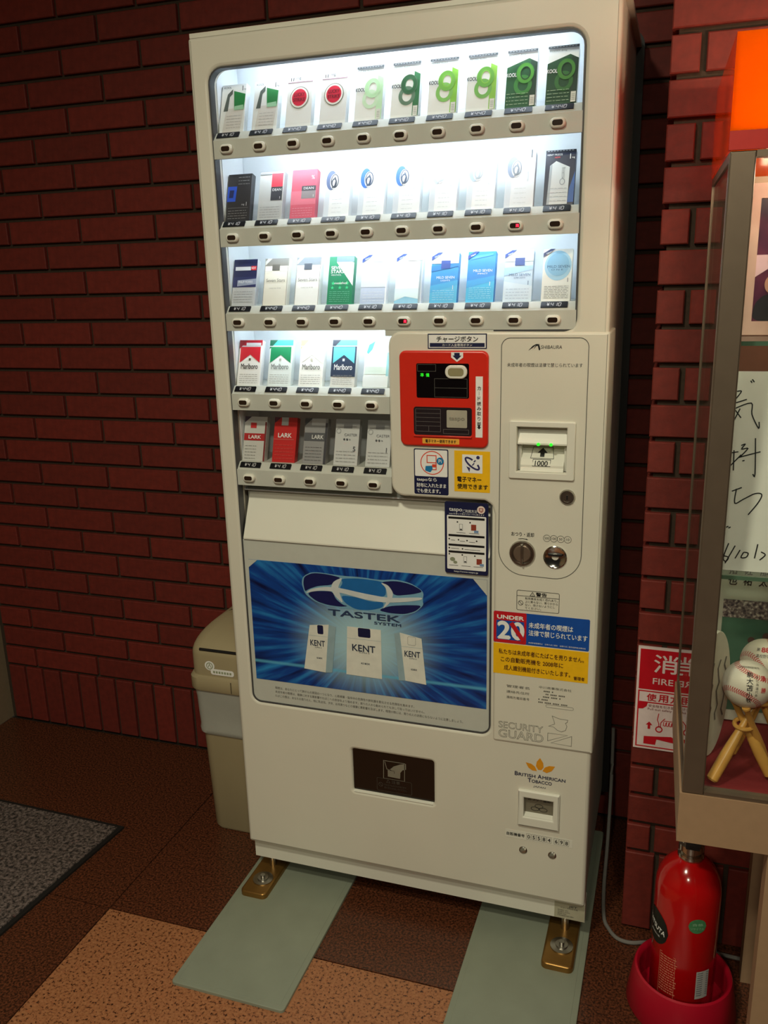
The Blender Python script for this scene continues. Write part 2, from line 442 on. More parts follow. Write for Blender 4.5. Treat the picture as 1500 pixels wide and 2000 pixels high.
# --- control panel (raised, L shaped)
YP = -.003
pan = rp([(.378, 1.2972, .026), (.7835, 1.2945, .004), (.7835, .473, .004), (.5835, .473, .006), (.5835, .955, .0), (.578, .972, .012), (.565, .980, .008), (.378, .980, .026)])
bill_h = rect(.6245, 1.041, .7155, 1.125)
MB().prism(pan, YP, .118, [bill_h], bevel=.005).build('control_panel', WHITE, VM)
PF = YP - .0004
def groove(parent, poly, w=.0013, mat=None, y=None, name='groove'):
    return lines(parent, name, [list(poly) + [poly[0]]], w, mat or GREYI, PF if y is None else y)
groove(VM, rp([(.594, 1.2845, .016), (.748, 1.2845, .016), (.748, .834, .05), (.592, .838, .05)], 10))
# charge label
pl = plate(VM, 'charge_button_label', rect(.456, 1.265, .567, 1.2925), NAVY, PF)
plate(pl, 'label_field', rect(.458, 1.267, .565, 1.2905), WINK, PF - .0004, .0003)
plate(pl, 'label_strip', rect(.460, 1.2685, .563, 1.2757), NAVY, PF - .0007, .0003)
T(pl, [('チャージボタン', .512, 1.2828, .0105, dict(w=.078, bold=.012))], BLACK, PF - .0011)
T(pl, [('カード入金専用ボタン', .512, 1.2721, .0048, dict(w=.056))], WINK, PF - .0011)
# red card reader
rd = plate(VM, 'card_reader', rect(.401, 1.0825, .571, 1.262, .012), M('red_plastic', (214, 44, 28), .3, var=.03), PF - .006, .007, bevel=.0035)
RF = PF - .006
flat(rd, 'arrow_label', [[(.502, 1.2595), (.5245, 1.2595), (.5245, 1.25), (.513, 1.242), (.502, 1.25)]], WINK, RF - .0003)
flat(rd, 'arrow', [[(.508, 1.2585), (.518, 1.2585), (.518, 1.2535), (.5215, 1.2535), (.513, 1.2455), (.5045, 1.2535), (.508, 1.2535)]], NAVY, RF - .0006)
plate(rd, 'reader_screen', rect(.435, 1.175, .5355, 1.239, .003), M('screen_black', (14, 9, 11), .16), RF - .0004, .0006)
lines(rd, 'screen_print', [[(.4375, 1.237), (.4725, 1.237), (.4725, 1.2245), (.4375, 1.2245), (.4375, 1.237)], [(.470, 1.211), (.532, 1.211), (.532, 1.177), (.470, 1.177), (.470, 1.211)], [(.470, 1.194), (.532, 1.194)]], .0006, GREYI, RF - .0007)
GLED = M('green_led', (40, 220, 40), .5, emit=1.1, ecol=(40, 235, 40))
T(rd, [('準', .4462, 1.2175, .0068), ('備', .4568, 1.2175, .0068)], GLED, RF - .0008, 'ready_lamp')
b = plate(rd, 'charge_button', rect(.491, 1.2115, .5325, 1.2362, .0115, 8), WHITE2, RF - .005, .005, bevel=.002)
plate(rd, 'charge_button_lens', rect(.497, 1.2165, .5265, 1.2312, .006, 6), M('olive_lens', (150, 142, 108), .25), RF - .0055, .001)
plate(rd, 'card_window', rect(.4285, 1.1045, .541, 1.158, .005), M('reader_dark', (40, 32, 36), .25), RF - .0005, .0006)
plate(rd, 'card_window_lip', rect(.4285, 1.101, .541, 1.1045), M('lip_red', (214, 60, 46), .2), RF - .003, .003, bevel=.001)
GL = M('window_grey', (104, 96, 96), .5)
lines(rd, 'card_window_print', [[(.4325, z), (.481, z)] for z in (1.154, 1.146, 1.138, 1.130, 1.122, 1.1115)] + [[(.4325, 1.154), (.4325, 1.1115)], [(.481, 1.154), (.481, 1.1115)], [(.458, 1.122), (.458, 1.1115)],
      [(.4865, 1.1165), (.535, 1.1165), (.535, 1.1085), (.4865, 1.1085), (.4865, 1.1165)]], .0007, GL, RF - .0009)
plate(rd, 'card_pad', rect(.493, 1.12, .532, 1.153, .002), M('pad_grey', (172, 166, 150), .5), RF - .0012, .0006)
T(rd, [('taspo', .5125, 1.136, .0085, dict(w=.03, bold=.02))], M('pad_lettering', (138, 133, 120), .5), RF - .0016)
plate(rd, 'reader_strip', rect(.548, 1.103, .5612, 1.216), WINK, RF - .0004, .0004)
mb = MB(); vtext(mb, 'カー', .5546, 1.194, .0068, RF - .0008, .010, bold=.01)
mb = MB()
for i, ch in enumerate('カ｜ド読み取り部'): addtext(mb, ch, .5546, 1.1945 - i * .0094, .0072 if ch != '｜' else .007, RF - .0008, bold=.012)
mb.flat([[(.5506, 1.1225), (.5546, 1.1185), (.5586, 1.1225), (.5566, 1.1225), (.5566, 1.1265), (.5526, 1.1265), (.5526, 1.1225)][::-1]], RF - .0008)
mb.build('lettering', BLACK, rd, smooth=False, fix=False)
plate(rd, 'money_strip', rect(.445, 1.088, .517, 1.0985, .0015), M('amber_ink', (240, 172, 60), .5), RF - .0004, .0004)
T(rd, [('電子マネー使用できます', .481, 1.0932, .0066, dict(w=.06, bold=.012))], BLACK, RF - .0008)
# card sticker
st = plate(VM, 'card_sticker', rect(.4255, .9865, .494, 1.0765, .003), NAVY, PF, .0005)
plate(st, 'sticker_field', rect(.4275, 1.0225, .492, 1.0745, .002), WINK, PF - .0003, .0002)
lines(st, 'sticker_ring', [ell(.462, 1.0495, .0225) + [ell(.462, 1.0495, .0225)[0]]], .0017, M('orange_red_ink', (226, 70, 40), .5), PF - .0006)
OR = MATS['orange_red_ink']
lines(st, 'sticker_machine', [[(.452, 1.064), (.47, 1.064), (.47, 1.05), (.452, 1.05), (.452, 1.064)], [(.452, 1.0365), (.47, 1.0365), (.47, 1.05)]], .0016, OR, PF - .0008)
flat(st, 'sticker_card', [rect(.462, 1.041, .469, 1.047)], OR, PF - .0008)
flat(st, 'sticker_wallet', [[(.448, 1.034), (.458, 1.031), (.463, 1.037), (.462, 1.044), (.449, 1.043)], ell(.478, 1.0535, .0072)], M('cyan_ink', (20, 120, 176), .5), PF - .0009)
T(st, [('Pi', .478, 1.0535, .007), ('taspoなら', .431, 1.0160, .0085, dict(al='l', w=.04, bold=.01)), ('財布に入れたまま', .4305, 1.0050, .0086, dict(al='l', w=.059, bold=.015)), ('でも使えます。', .4305, .9940, .0086, dict(al='l', w=.048, bold=.015))], WINK, PF - .0012)
# yellow money sticker
st = plate(VM, 'money_sticker', rect(.5055, .996, .5745, 1.0755), YEL, PF, .0005)
plate(st, 'sticker_field', rect(.521, 1.033, .56, 1.0685), WINK, PF - .0003, .0002)
cc = (.5405, 1.0515)
arc = [(cc[0] + .0125 * math.cos(t) - .004 * math.sin(t), cc[1] + .0095 * math.sin(t) - .006 * math.cos(t)) for t in [math.radians(a) for a in range(70, 395, 13)]]
mb = MB().stroke(arc, .0034, PF - .0006); mb.flat([ell(.5515, 1.0635, .0034)], PF - .0006); mb.flat([[(.529, 1.046), (.535, 1.035), (.5365, 1.043)]], PF - .0006)
mb.stroke([(.5405, 1.048), (.5445, 1.0525)], .002, PF - .0006); mb.stroke([(.5435, 1.0545), (.5468, 1.058)], .0024, PF - .0006)
mb.build('money_emblem', M('violet_ink', (44, 40, 96), .5), st, smooth=False, fix=False)
T(st, [('電子マネー', .5112, 1.0205, .0102, dict(al='l', w=.047, bold=.018)), ('使用できます', .5112, 1.0068, .0102, dict(al='l', w=.0595, bold=.018))], BLACK, PF - .0007)
# maker name and notice
mb = MB(); addtext(mb, 'SHIBAURA', .6645, 1.2685, .0062, PF, w=.037, al='l', shear=.12)
mb.flat([[(.642, 1.2622), (.65, 1.2672), (.656, 1.2722), (.663, 1.2738), (.656, 1.2738), (.65, 1.2708)]], PF)
mb.flat([[(.648, 1.2622), (.653, 1.266), (.6565, 1.2705), (.659, 1.2705), (.661, 1.2630), (.663, 1.2630), (.6635, 1.2655), (.6615, 1.2730), (.656, 1.2725), (.652, 1.2655)]], PF)
mb.build('maker_lettering', BLACK, VM, smooth=False, fix=False)
T(VM, [('未成年者の喫煙は法律で禁じられています', .6715, 1.2368, .0074, dict(w=.134))], BLACK, PF, 'notice_lettering')
# bill acceptor
ba = MB().prism(rect(.610, 1.0275, .7305, 1.136, .004), PF - .0045, PF + .0005, [bill_h], bevel=.002).build('bill_acceptor', WHITE2, VM)
pr = [(.012, 1.126), (.012, 1.121), (.010, 1.114), (-.001, 1.0945), (-.001, 1.0915), (.03, 1.0915), (.03, 1.126)]
MB().profx(pr, .6245, .7155).build('bill_hood', WHITE2, ba, smooth=False)
pr = [(.03, 1.0915), (.03, 1.083), (.012, 1.062), (.004, 1.052), (.004, 1.0475), (-.001, 1.041), (.034, 1.041), (.034, 1.0915)]
MB().profx(pr, .6305, .7095).build('bill_chute', WHITE2, ba, smooth=False)
for xx in (.6245, .7095): MB().box(xx, .012, 1.041, xx + .006, .034, 1.0915).build('bill_cheek', WHITE2, ba, smooth=False)
def chute(u, v, y=None):
    # (x, z) drawn on the sloping chute floor
    pts = [(1.0475, .004), (1.052, .004), (1.062, .012), (1.083, .03)]
    for (za, ya), (zb, yb) in zip(pts, pts[1:]):
        if v <= zb: return (u, ya + (yb - ya) * max(0, v - za) / (zb - za) - .0006, v)
    return (u, .03, v)
mb = MB(); addtext(mb, '1000', .6685, 1.0555, .0085, 0, w=.024, bold=.02, P=chute)
fr_ = [(.6525, 1.0505), (.6850, 1.0505), (.6850, 1.0617), (.6525, 1.0617)]
mb.stroke(fr_, .0008, 0, True, P=chute)
mb.flat([[(.6645, 1.0662), (.6725, 1.0662), (.6725, 1.0725), (.678, 1.0725), (.6685, 1.081), (.659, 1.0725), (.6645, 1.0725)]], 0, P=chute)
mb.stroke([(.6475, 1.0635), (.690, 1.0635), (.687, 1.0822), (.6505, 1.0822)], .0008, 0, True, P=chute)
mb.build('lettering', BLACK, ba, smooth=False, fix=False)
mb = MB()
for xx in (.6635, .6865): mb.lathe([(0, -.004), (.0028, -.003), (.0032, 0)], xx, -.001, 1.0925, 'y', 10)
mb.build('ready_lamp', GLED, ba)
# lock, return knob, coin slot
lk = MB().lathe([(0, -.0035), (.0085, -.0035), (.009, -.0045), (.0125, -.0045), (.0145, -.0015), (.0145, .002)], .719, PF, .9965, 'y', 28).build('lock', METAL, VM)
MB().box(.7178, PF - .0048, .9925, .7202, PF - .0034, 1.0005).build('keyhole', BLACK, lk, smooth=False)
kn = MB().lathe([(0, -.0012), (.018, -.0012), (.0205, -.0045), (.0235, -.0045), (.0252, -.001), (.0252, .001)], .638, PF, .8815, 'y', 36).build('return_knob', METAL, VM)
MB().prism(ell(.638, .8815, .0165, None, 28), PF - .004, PF, bevel=.0015).build('knob_disc', M('taupe_metal', (150, 132, 116), .35, metal=.7), kn)
MB().prism(rect(.6362, .862, .6398, .901), PF - .0115, PF - .002, bevel=.001).build('knob_bar', METAL, kn)
T(VM, [('おつり・返却', .638, .9190, .0085, dict(w=.043, bold=.01))], BLACK, PF, 'return_lettering')
mb = MB(); mb.stroke([(.630, .9095), (.638, .9105), (.645, .9095)], .0012, PF); mb.flat([[(.6445, .9085), (.6445, .9112), (.649, .9085)]], PF); mb.build('return_arrow', BLACK, VM, smooth=False, fix=False)
cs = MB().lathe([(0, .0015), (.012, -.0005), (.0185, -.0022), (.0205, -.0035), (.022, -.0025), (.022, .001)], .7, PF, .879, 'y', 36).build('coin_slot', CHROME, VM)
MB().box(.6875, PF - .004, .8815, .7125, PF + .002, .8842).build('slot_opening', BLACK, cs, smooth=False)
lines(VM, 'coin_symbol', [ell(.6835 + i * .0129, .9145, .0065, None, 20) + [ell(.6835 + i * .0129, .9145, .0065, None, 20)[0]] for i in range(4)], .0008, GREYI, PF)
T(VM, [(s, .6835 + i * .0129, .9145, .0046, dict(w=.0085 if len(s) == 3 else .006)) for i, s in enumerate(('500', '100', '50', '10'))], BLACK, PF, 'coin_lettering')
# warning label
wl = lines(VM, 'warning_label', [rect(.629, .7655, .71, .806, .003) + [rect(.629, .7655, .71, .806, .003)[0]], [(.629, .795), (.71, .795)]], .0009, BLACK, PF)
mb = MB(); mb.stroke([(.6545, .7965), (.6635, .7965), (.659, .8040)], .0009, PF, True); addtext(mb, '!', .659, .7992, .0045, PF)
addtext(mb, '警告', .676, .8004, .0082, PF, w=.021, bold=.02)
for i, s in enumerate(('転倒事故を招く恐れあり。', '上に乗らない、寄りかから', 'ない、倒さないようにし', 'てください。')): addtext(mb, s, .645, .7905 - i * .0066, .005, PF, al='l', w=.0052 * len(s))
mb.stroke(ell(.6365, .7802, .0046, None, 18), .0009, PF, True); mb.stroke([(.6333, .7834), (.6397, .7770)], .0009, PF)
mb.build('lettering', BLACK, wl, smooth=False, fix=False)
# under-20 sticker
us = plate(VM, 'age_sticker', rect(.584, .6935, .769, .7590, .003), BLUEI, PF, .0005)
plate(us, 'age_sticker_red', rect(.584, .6935, .6485, .7590, .003), REDI, PF - .0003, .0003)
flat(us, 'age_sticker_blue', [rect(.5895, .7, .644, .7405)], BLUEI, PF - .0004)
T(us, [('UNDER', .6172, .7478, .0085, dict(w=.053, bold=.035))], WINK, PF - .0008)
T(us, [('2', .6045, .7205, .0385, dict(w=.0265, bold=.035)), ('0', .6318, .7205, .0385, dict(w=.0265, bold=.035))], WINK, PF - .0008, 'age_number')
flat(us, 'age_slash', [[(.615, .7345), (.6225, .7395), (.6465, .7035), (.6400, .6985)]], REDI, PF - .0011)
T(us, [('未成年者の喫煙は', .653, .7360, .0125, dict(al='l', w=.085, bold=.015)), ('法律で禁じられています', .653, .7200, .0125, dict(al='l', w=.1125, bold=.015)), ('未成年者喫煙防止　日本たばこ協会　全国たばこ販売協同組合連合会', .653, .6990, .0032, dict(al='l', w=.11))], WINK, PF - .0008)
ys_ = plate(VM, 'pledge_sticker', rect(.584, .626, .769, .6915), YEL, PF, .0005)
T(ys_, [('私たちは未成年者にたばこを売りません。', .5945, .6745, .0112, dict(al='l', w=.166, bold=.012)), ('この自動販売機を 2008年に', .599, .6580, .0112, dict(al='l', w=.1225, bold=.012)), ('成人識別機能付きにいたします。', .6055, .6405, .0112, dict(al='l', w=.130, bold=.012)), ('管理者', .7525, .6345, .0078, dict(w=.021, bold=.012))], M('maroon_ink', (70, 16, 18), .5), PF - .0004)
# administrator lines, security print
mb = MB()
for i, s in enumerate(('管理者名', '連絡先住所', '連絡先電話番号')): addtext(mb, s, .611, .6005 - i * .0122, .0058, PF, al='l', w=.046)
addtext(mb, '中川商事株式会社', .676, .6065, .0056, PF, al='l', w=.063)
for i, (a, b) in enumerate(((.682, .707), (.689, .731), (.684, .722), (.675, .700), (.675, .738))):
    for kx in range(int((b - a) / .0032)):
        if (kx * 7 + i) % 5: mb.stroke([(a + kx * .0032, .5985 - i * .0062), (a + kx * .0032 + .0023, .5985 - i * .0062)], .0028, PF)
mb.build('admin_lettering', GREYI, VM, smooth=False, fix=False)
lines(VM, 'admin_pill', [rect(.69, .5645, .744, .5705, .003) + [rect(.69, .5645, .744, .5705, .003)[0]]], .0006, GREYI, PF)
mb = MB(); addtext(mb, 'SECURITY', .596, .5130, .0150, PF, w=.090, al='l', bold=.02, outline=.012); addtext(mb, 'GUARD', .596, .4935, .0185, PF, w=.091, al='l', bold=.03, outline=.011)
for l in ([(.703, .547), (.718, .5425), (.734, .542), (.7325, .5365), (.7295, .535), (.7325, .528), (.730, .519), (.722, .5145), (.714, .517), (.7065, .523), (.6965, .5235), (.7085, .530), (.707, .536)],
          [(.6955, .508), (.7345, .5085), (.6955, .4905)], [(.7425, .5075), (.7425, .4855), (.702, .487)]): mb.stroke(l, .0008, PF, True)
mb.build('security_lettering', GREYI, VM, smooth=False, fix=False)

# --- lower door
DF = -.0005
leaf = M('gold_ink', (226, 150, 24), .5)
flat(VM, 'leaf_emblem', [[(.681, .4475), (.6875, .437), (.6885, .427), (.684, .42), (.6775, .42), (.673, .428), (.6745, .438)],
     [(.652, .433), (.6635, .4315), (.671, .426), (.6755, .4165), (.666, .4165), (.658, .4215)], [(.7115, .433), (.700, .4325), (.691, .4275), (.6865, .4185), (.695, .4155), (.705, .4215)]], leaf, DF)
mb = MB(); xx = .630
for big, small, wb, ws in (('B', 'RITISH', .007, .0345), ('A', 'MERICAN', .0085, .0465)):
    addtext(mb, big, xx, .4045, .0095, DF, w=wb, al='l', bold=.02); xx += wb + .001
    addtext(mb, small, xx, .4035, .0074, DF, w=ws, al='l', bold=.02); xx += ws + .0045
addtext(mb, 'T', .657, .3930, .0095, DF, w=.0075, al='l', bold=.02); addtext(mb, 'OBACCO', .665, .3920, .0074, DF, w=.041, al='l', bold=.02)
addtext(mb, 'JAPAN', .681, .3795, .0048, DF, w=.026, shear=.15)
mb.build('company_lettering', NAVY, VM, smooth=False, fix=False)
co = MB().prism(rect(.638, .2865, .7235, .3705, .002), DF - .0065, DF, [rect(.6505, .3085, .7105, .354)], bevel=.003).build('coin_return', WHITE2, VM)
MB().profx([(DF - .001, .3085), (.02, .318), (.02, .3085)], .6505, .7105).build('coin_return_lip', WHITE2, co, smooth=False)
plate(co, 'coin_flap', rect(.6505, .3095, .7105, .354), M('flap_grey', (118, 112, 96), .3), .008, .004)
mb = MB(); addtext(mb, 'おつり・返却', .6805, .3450, .0085, .0075, w=.046, bold=.01)
for c_ in ((.672, .3225), (.689, .3225), (.680, .3295)): mb.stroke(ell(c_[0], c_[1], .0082, .0045, 16), .001, .0075, True)
mb.build('lettering', BLACK, co, smooth=False, fix=False)
plate(VM, 'number_label', rect(.6125, .2495, .752, .2685, .001), WHITE2, DF, .0003)
mb = MB(); addtext(mb, '自販機番号', .615, .2590, .0078, DF - .0005, al='l', w=.038, bold=.012)
for i, ch in enumerate('05584-698'):
    if ch != '-':
        xx = .6615 + (i if i < 5 else i - .62) * .0106; addtext(mb, ch, xx, .2592, .0085, DF - .0005, bold=.012)
mb.build('number_lettering', BLACK, VM, smooth=False, fix=False)
lines(VM, 'number_box', [rect(.6615 + (i if i < 5 else i + .38) * .0106 - .0047, .2525, .6615 + (i if i < 5 else i + .38) * .0106 + .0047, .2662, .001) + [(.6615 + (i if i < 5 else i + .38) * .0106 - .0047, .2535)] for i in range(8)], .0004, GREYI, DF - .0005)
for xx in (.6505, .711):
    k = MB().lathe([(0, -.0015), (.006, -.0025), (.0085, -.001), (.0085, .001)], xx, DF, .2243, 'y', 20).build('screw', METAL, VM)
    MB().box(xx + .003, DF - .0034, .2275, xx + .006, DF - .001, .231).build('screw_notch', WHITE, k, smooth=False)
# dispensing flap
of = plate(VM, 'dispensing_flap', rect(.2705, .2945, .457, .4005), M('smoked_flap', (26, 18, 14), .16), .007, .004)
MB().profx([(DF, .2955), (.012, .2985), (.012, .2945), (DF, .2945)], .273, .4545).build('flap_sill', WHITE2, of, smooth=False)
G3 = M('flap_print', (132, 126, 112), .5); G4 = M('flap_print_dim', (74, 68, 60), .5)
YF = .0065
lines(of, 'flap_frame', [[(.342, .38), (.39, .38), (.389, .336), (.341, .336), (.342, .38)], [(.3445, .378), (.349, .360), (.356, .3585)]], .0014, G3, YF)
flat(of, 'flap_hand', [[(.356, .36), (.365, .369), (.379, .376), (.393, .38), (.393, .366), (.385, .363), (.378, .353), (.366, .345), (.362, .346), (.367, .353), (.366, .358), (.361, .358)]], G3, YF)
flat(of, 'flap_pack', [[(.351, .358), (.366, .357), (.365, .345), (.38, .355), (.379, .341), (.351, .342)]], G3, YF - .0002)
mb = MB(); fl = rect(.3255, .3045, .405, .3355, .003); mb.stroke(fl, .0008, YF, True)
mb.stroke([(.3475, .3265), (.3555, .3265), (.3515, .3335)], .001, YF, True); addtext(mb, '注意', .369, .3298, .0078, YF, w=.019, bold=.012)
mb.stroke(ell(.334, .3195, .0048, None, 18), .001, YF, True); mb.stroke([(.3308, .3227), (.3372, .3163)], .001, YF)
for i, s in enumerate(('手をはさむおそれがあります。', '奥に手を入れないでください。')): addtext(mb, s, .342, .3205 - i * .0068, .0052, YF, al='l', w=.052)
mb.build('lettering', G4, of, smooth=False, fix=False)

# --- hood, poster bay
MB().box(.0375, .045, .482, .5765, .05, .985).build('bay_back', GREYW, VM, smooth=False)
MB().profx([(.043, .9575), (.047, .9575), (.047, .866), (.0, .8645), (.0, .8675)], .0425, .5745).build('hood', WHITE2, VM, smooth=False)
MB().profx([(.004, .4835), (.004, .8625), (.044, .8625), (.044, .4835)], .0385, .576).build('poster_board', GREYW, VM, smooth=False)
def poster_mat():
    m = bpy.data.materials.new('poster_print'); m.use_nodes = True; nt = m.node_tree; N = nt.nodes; L = nt.links
    p = N['Principled BSDF']; p.inputs['Roughness'].default_value = .3
    tc = N.new('ShaderNodeTexCoord'); sp = N.new('ShaderNodeSeparateXYZ'); L.new(tc.outputs['Object'], sp.inputs[0])
    def mth(op, a, b=None):
        n = N.new('ShaderNodeMath'); n.operation = op
        for i, q in enumerate((a, b)):
            if q is None: continue
            if isinstance(q, (int, float)): n.inputs[i].default_value = q
            else: L.new(q, n.inputs[i])
        return n.outputs[0]
    dx = mth('SUBTRACT', sp.outputs[0], .307 - .39); dz = mth('SUBTRACT', sp.outputs[2], .655)
    ang = mth('ARCTAN2', dz, dx); rr = mth('SQRT', mth('ADD', mth('MULTIPLY', dx, dx), mth('MULTIPLY', mth('MULTIPLY', dz, dz), 1.6)))
    cb = N.new('ShaderNodeCombineXYZ'); L.new(mth('MULTIPLY', ang, 7.5), cb.inputs[0]); L.new(mth('MULTIPLY', rr, 3.0), cb.inputs[1])
    no = N.new('ShaderNodeTexNoise'); no.inputs['Scale'].default_value = 1.6; no.inputs['Detail'].default_value = 5; L.new(cb.outputs[0], no.inputs['Vector'])
    cr = N.new('ShaderNodeValToRGB'); e = cr.color_ramp.elements
    e[0].position, e[0].color = .3, rgb(8, 18, 66); e[1].position, e[1].color = .72, rgb(44, 138, 206); k = e.new(.5); k.color = rgb(14, 66, 148)
    L.new(no.outputs['Fac'], cr.inputs[0])
    mr = N.new('ShaderNodeMapRange'); mr.interpolation_type = 'SMOOTHSTEP'; mr.inputs[1].default_value = .03; mr.inputs[2].default_value = .19; mr.inputs[3].default_value = .92; mr.inputs[4].default_value = 0
    L.new(rr, mr.inputs[0])
    mx = N.new('ShaderNodeMix'); mx.data_type = 'RGBA'; L.new(mr.outputs[0], mx.inputs[0]); L.new(cr.outputs[0], mx.inputs[6]); mx.inputs[7].default_value = rgb(176, 214, 224)
    # printed light line across the floor of the picture
    m2 = N.new('ShaderNodeMapRange'); m2.interpolation_type = 'SMOOTHSTEP'; m2.inputs[1].default_value = 0; m2.inputs[2].default_value = .006; m2.inputs[3].default_value = .75; m2.inputs[4].default_value = 0
    L.new(mth('ABSOLUTE', mth('ADD', dz, .072)), m2.inputs[0])
    m3 = N.new('ShaderNodeMix'); m3.data_type = 'RGBA'; L.new(m2.outputs[0], m3.inputs[0]); L.new(mx.outputs[2], m3.inputs[6]); m3.inputs[7].default_value = rgb(96, 184, 222)
    L.new(m3.outputs[2], p.inputs['Base Color']); return m
po = plate(VM, 'poster', rect(.0485, .5385, .5690, .8185), poster_mat(), .0032, .0008)
Y1 = .0028
flat(po, 'poster_corner', [[(.0485, .8185), (.070, .8185), (.0485, .8005)], [(.569, .8185), (.541, .8185), (.569, .786)]], GREYW, Y1)
LG = dict(
 base=[(0.171, 0.775), (0.175, 0.791), (0.198, 0.804), (0.263, 0.8), (0.303, 0.801), (0.347, 0.798), (0.38, 0.803), (0.413, 0.798), (0.44, 0.782), (0.437, 0.762), (0.439, 0.753), (0.422, 0.735), (0.398, 0.726), (0.366, 0.725), (0.325, 0.727), (0.258, 0.728), (0.224, 0.73), (0.199, 0.737), (0.178, 0.751)],
 A=[(0.175, 0.776), (0.178, 0.791), (0.198, 0.801), (0.228, 0.801), (0.263, 0.796), (0.248, 0.789), (0.241, 0.778), (0.209, 0.773), (0.187, 0.764), (0.178, 0.757)],
 B=[(0.183, 0.753), (0.196, 0.76), (0.226, 0.763), (0.241, 0.763), (0.248, 0.747), (0.263, 0.736), (0.275, 0.734), (0.258, 0.731), (0.229, 0.732), (0.203, 0.738)],
 C=[(0.261, 0.794), (0.303, 0.798), (0.347, 0.796), (0.359, 0.791), (0.359, 0.762), (0.326, 0.763), (0.285, 0.767), (0.256, 0.771), (0.265, 0.784)],
 D=[(0.259, 0.757), (0.293, 0.756), (0.326, 0.749), (0.354, 0.751), (0.352, 0.739), (0.325, 0.73), (0.292, 0.728), (0.267, 0.741)],
 E=[(0.347, 0.794), (0.38, 0.8), (0.411, 0.796), (0.431, 0.787), (0.437, 0.781), (0.415, 0.774), (0.377, 0.767), (0.369, 0.784)],
 F=[(0.341, 0.732), (0.366, 0.744), (0.407, 0.75), (0.436, 0.752), (0.422, 0.738), (0.398, 0.729), (0.366, 0.728)],
 G=[(0.263, 0.796), (0.244, 0.786), (0.238, 0.773), (0.243, 0.757), (0.265, 0.737), (0.257, 0.761), (0.254, 0.775), (0.263, 0.792)],
 G2=[(0.347, 0.794), (0.365, 0.789), (0.376, 0.772), (0.368, 0.751), (0.35, 0.734), (0.363, 0.758), (0.36, 0.783)],
 H=[(0.178, 0.753), (0.192, 0.765), (0.226, 0.773), (0.26, 0.773), (0.31, 0.766), (0.367, 0.761), (0.437, 0.77), (0.435, 0.764), (0.407, 0.757), (0.358, 0.75), (0.309, 0.753), (0.26, 0.763), (0.217, 0.764), (0.191, 0.758)])
def smooth_poly(p, n=2):
    for _ in range(n):
        q = []
        for i in range(len(p)):
            a, b_ = p[i], p[(i + 1) % len(p)]
            q += [(a[0] * .8 + b_[0] * .2, a[1] * .8 + b_[1] * .2), (a[0] * .2 + b_[0] * .8, a[1] * .2 + b_[1] * .8)]
        p = q
    return p
LG = {k: smooth_poly(v) for k, v in LG.items()}
flat(po, 'emblem_ground', [LG['base']], M('emblem_blue_grey', (120, 168, 196), .4), Y1)
flat(po, 'emblem_blue', [LG['C'], LG['D']], M('emblem_blue', (28, 104, 172), .4), Y1 - .0002)
flat(po, 'emblem_navy', [LG['A'], LG['B'], LG['E'], LG['F']], M('emblem_navy', (20, 26, 84), .4), Y1 - .0003)
flat(po, 'emblem_silver', [LG['G'], LG['G2'], LG['H']], M('emblem_silver', (206, 212, 214), .4), Y1 - .0005)
T(po, [('TASTEK', .309, .7165, .0145, dict(w=.160, bold=.02)), ('SYSTEM', .361, .7030, .0062, dict(w=.059, bold=.02))], M('poster_slate', (40, 58, 92), .5), Y1 - .0005)
PKW = M('printed_pack_white', (226, 226, 216), .45)
PKS = M('printed_pack_side', (150, 176, 186), .45)
for q, side, tab, tc_, cx, w, tw in (([(.185, .682), (.229, .6875), (.217, .575), (.167, .5785)], [(.229, .6875), (.2455, .684), (.2325, .577), (.217, .575)], (.2025, .216), NAVY, .2025, .034, .03),
                        ([(.271, .6885), (.346, .6885), (.3455, .5765), (.265, .5775)], None, (.295, .3225), NAVY, .3075, .052, .05),
                        ([(.387, .6875), (.4335, .679), (.4425, .5765), (.397, .58)], [(.387, .6875), (.375, .684), (.383, .5785), (.397, .58)], (.404, .421), PKW, .4145, .034, .034)):
    pp = flat(po, 'printed_pack', [q], PKW, Y1 - .0006)
    if side: flat(po, 'printed_pack_side', [side], PKS, Y1 - .0006)
    zt = (q[0][1] + q[1][1]) / 2
    if tc_ is NAVY: flat(po, 'printed_tab', [rect(tab[0], zt - .021, tab[1], zt - .0005, .003)], NAVY, Y1 - .0009)
    else: lines(po, 'printed_tab', [rect(tab[0], zt - .021, tab[1], zt - .0025, .003) + [(tab[0], zt - .018)]], .0007, M('tab_grey', (150, 152, 150), .5), Y1 - .0009)
    T(po, [('KENT', cx - .001, .642, .0155 if w > .05 else .0135, dict(w=w, bold=.02)), ('SUPRA 6', cx, .632, .003, dict(w=w * .45)), ('KS BOX', cx + .002, .6075, .004, dict(w=w * .38, bold=.03))], M('pack_slate', (48, 58, 78), .5), Y1 - .0009)
    lines(po, 'printed_line', [[(q[0][0] * .75 + q[3][0] * .25 + .0005, zt - .026), (q[1][0] * .75 + q[2][0] * .25 - .0005, zt - .026)]], .0005, MATS['printed_pack_side'], Y1 - .0009)
T(VM, [('喫煙は、あなたにとって肺がんの原因の一つとなり、心筋梗塞・脳卒中の危険性や肺気腫を悪化させる危険性を高めます。', .093, .5215, .0062, dict(al='l', w=.322)),
       ('未成年者の喫煙は、健康に対する悪影響やたばこへの依存をより強めます。周りの人から勧められても決して吸ってはいけません。', .0925, .5118, .0062, dict(al='l', w=.345)),
       ('たばこの煙は、あなたの周りの人、特に乳幼児、子供、お年寄りなどの健康に悪影響を及ぼします。喫煙の際には、周りの人の迷惑にならないように注意しましょう。', .092, .5020, .0062, dict(al='l', w=.428))], GREYI, .0036, 'health_lettering')
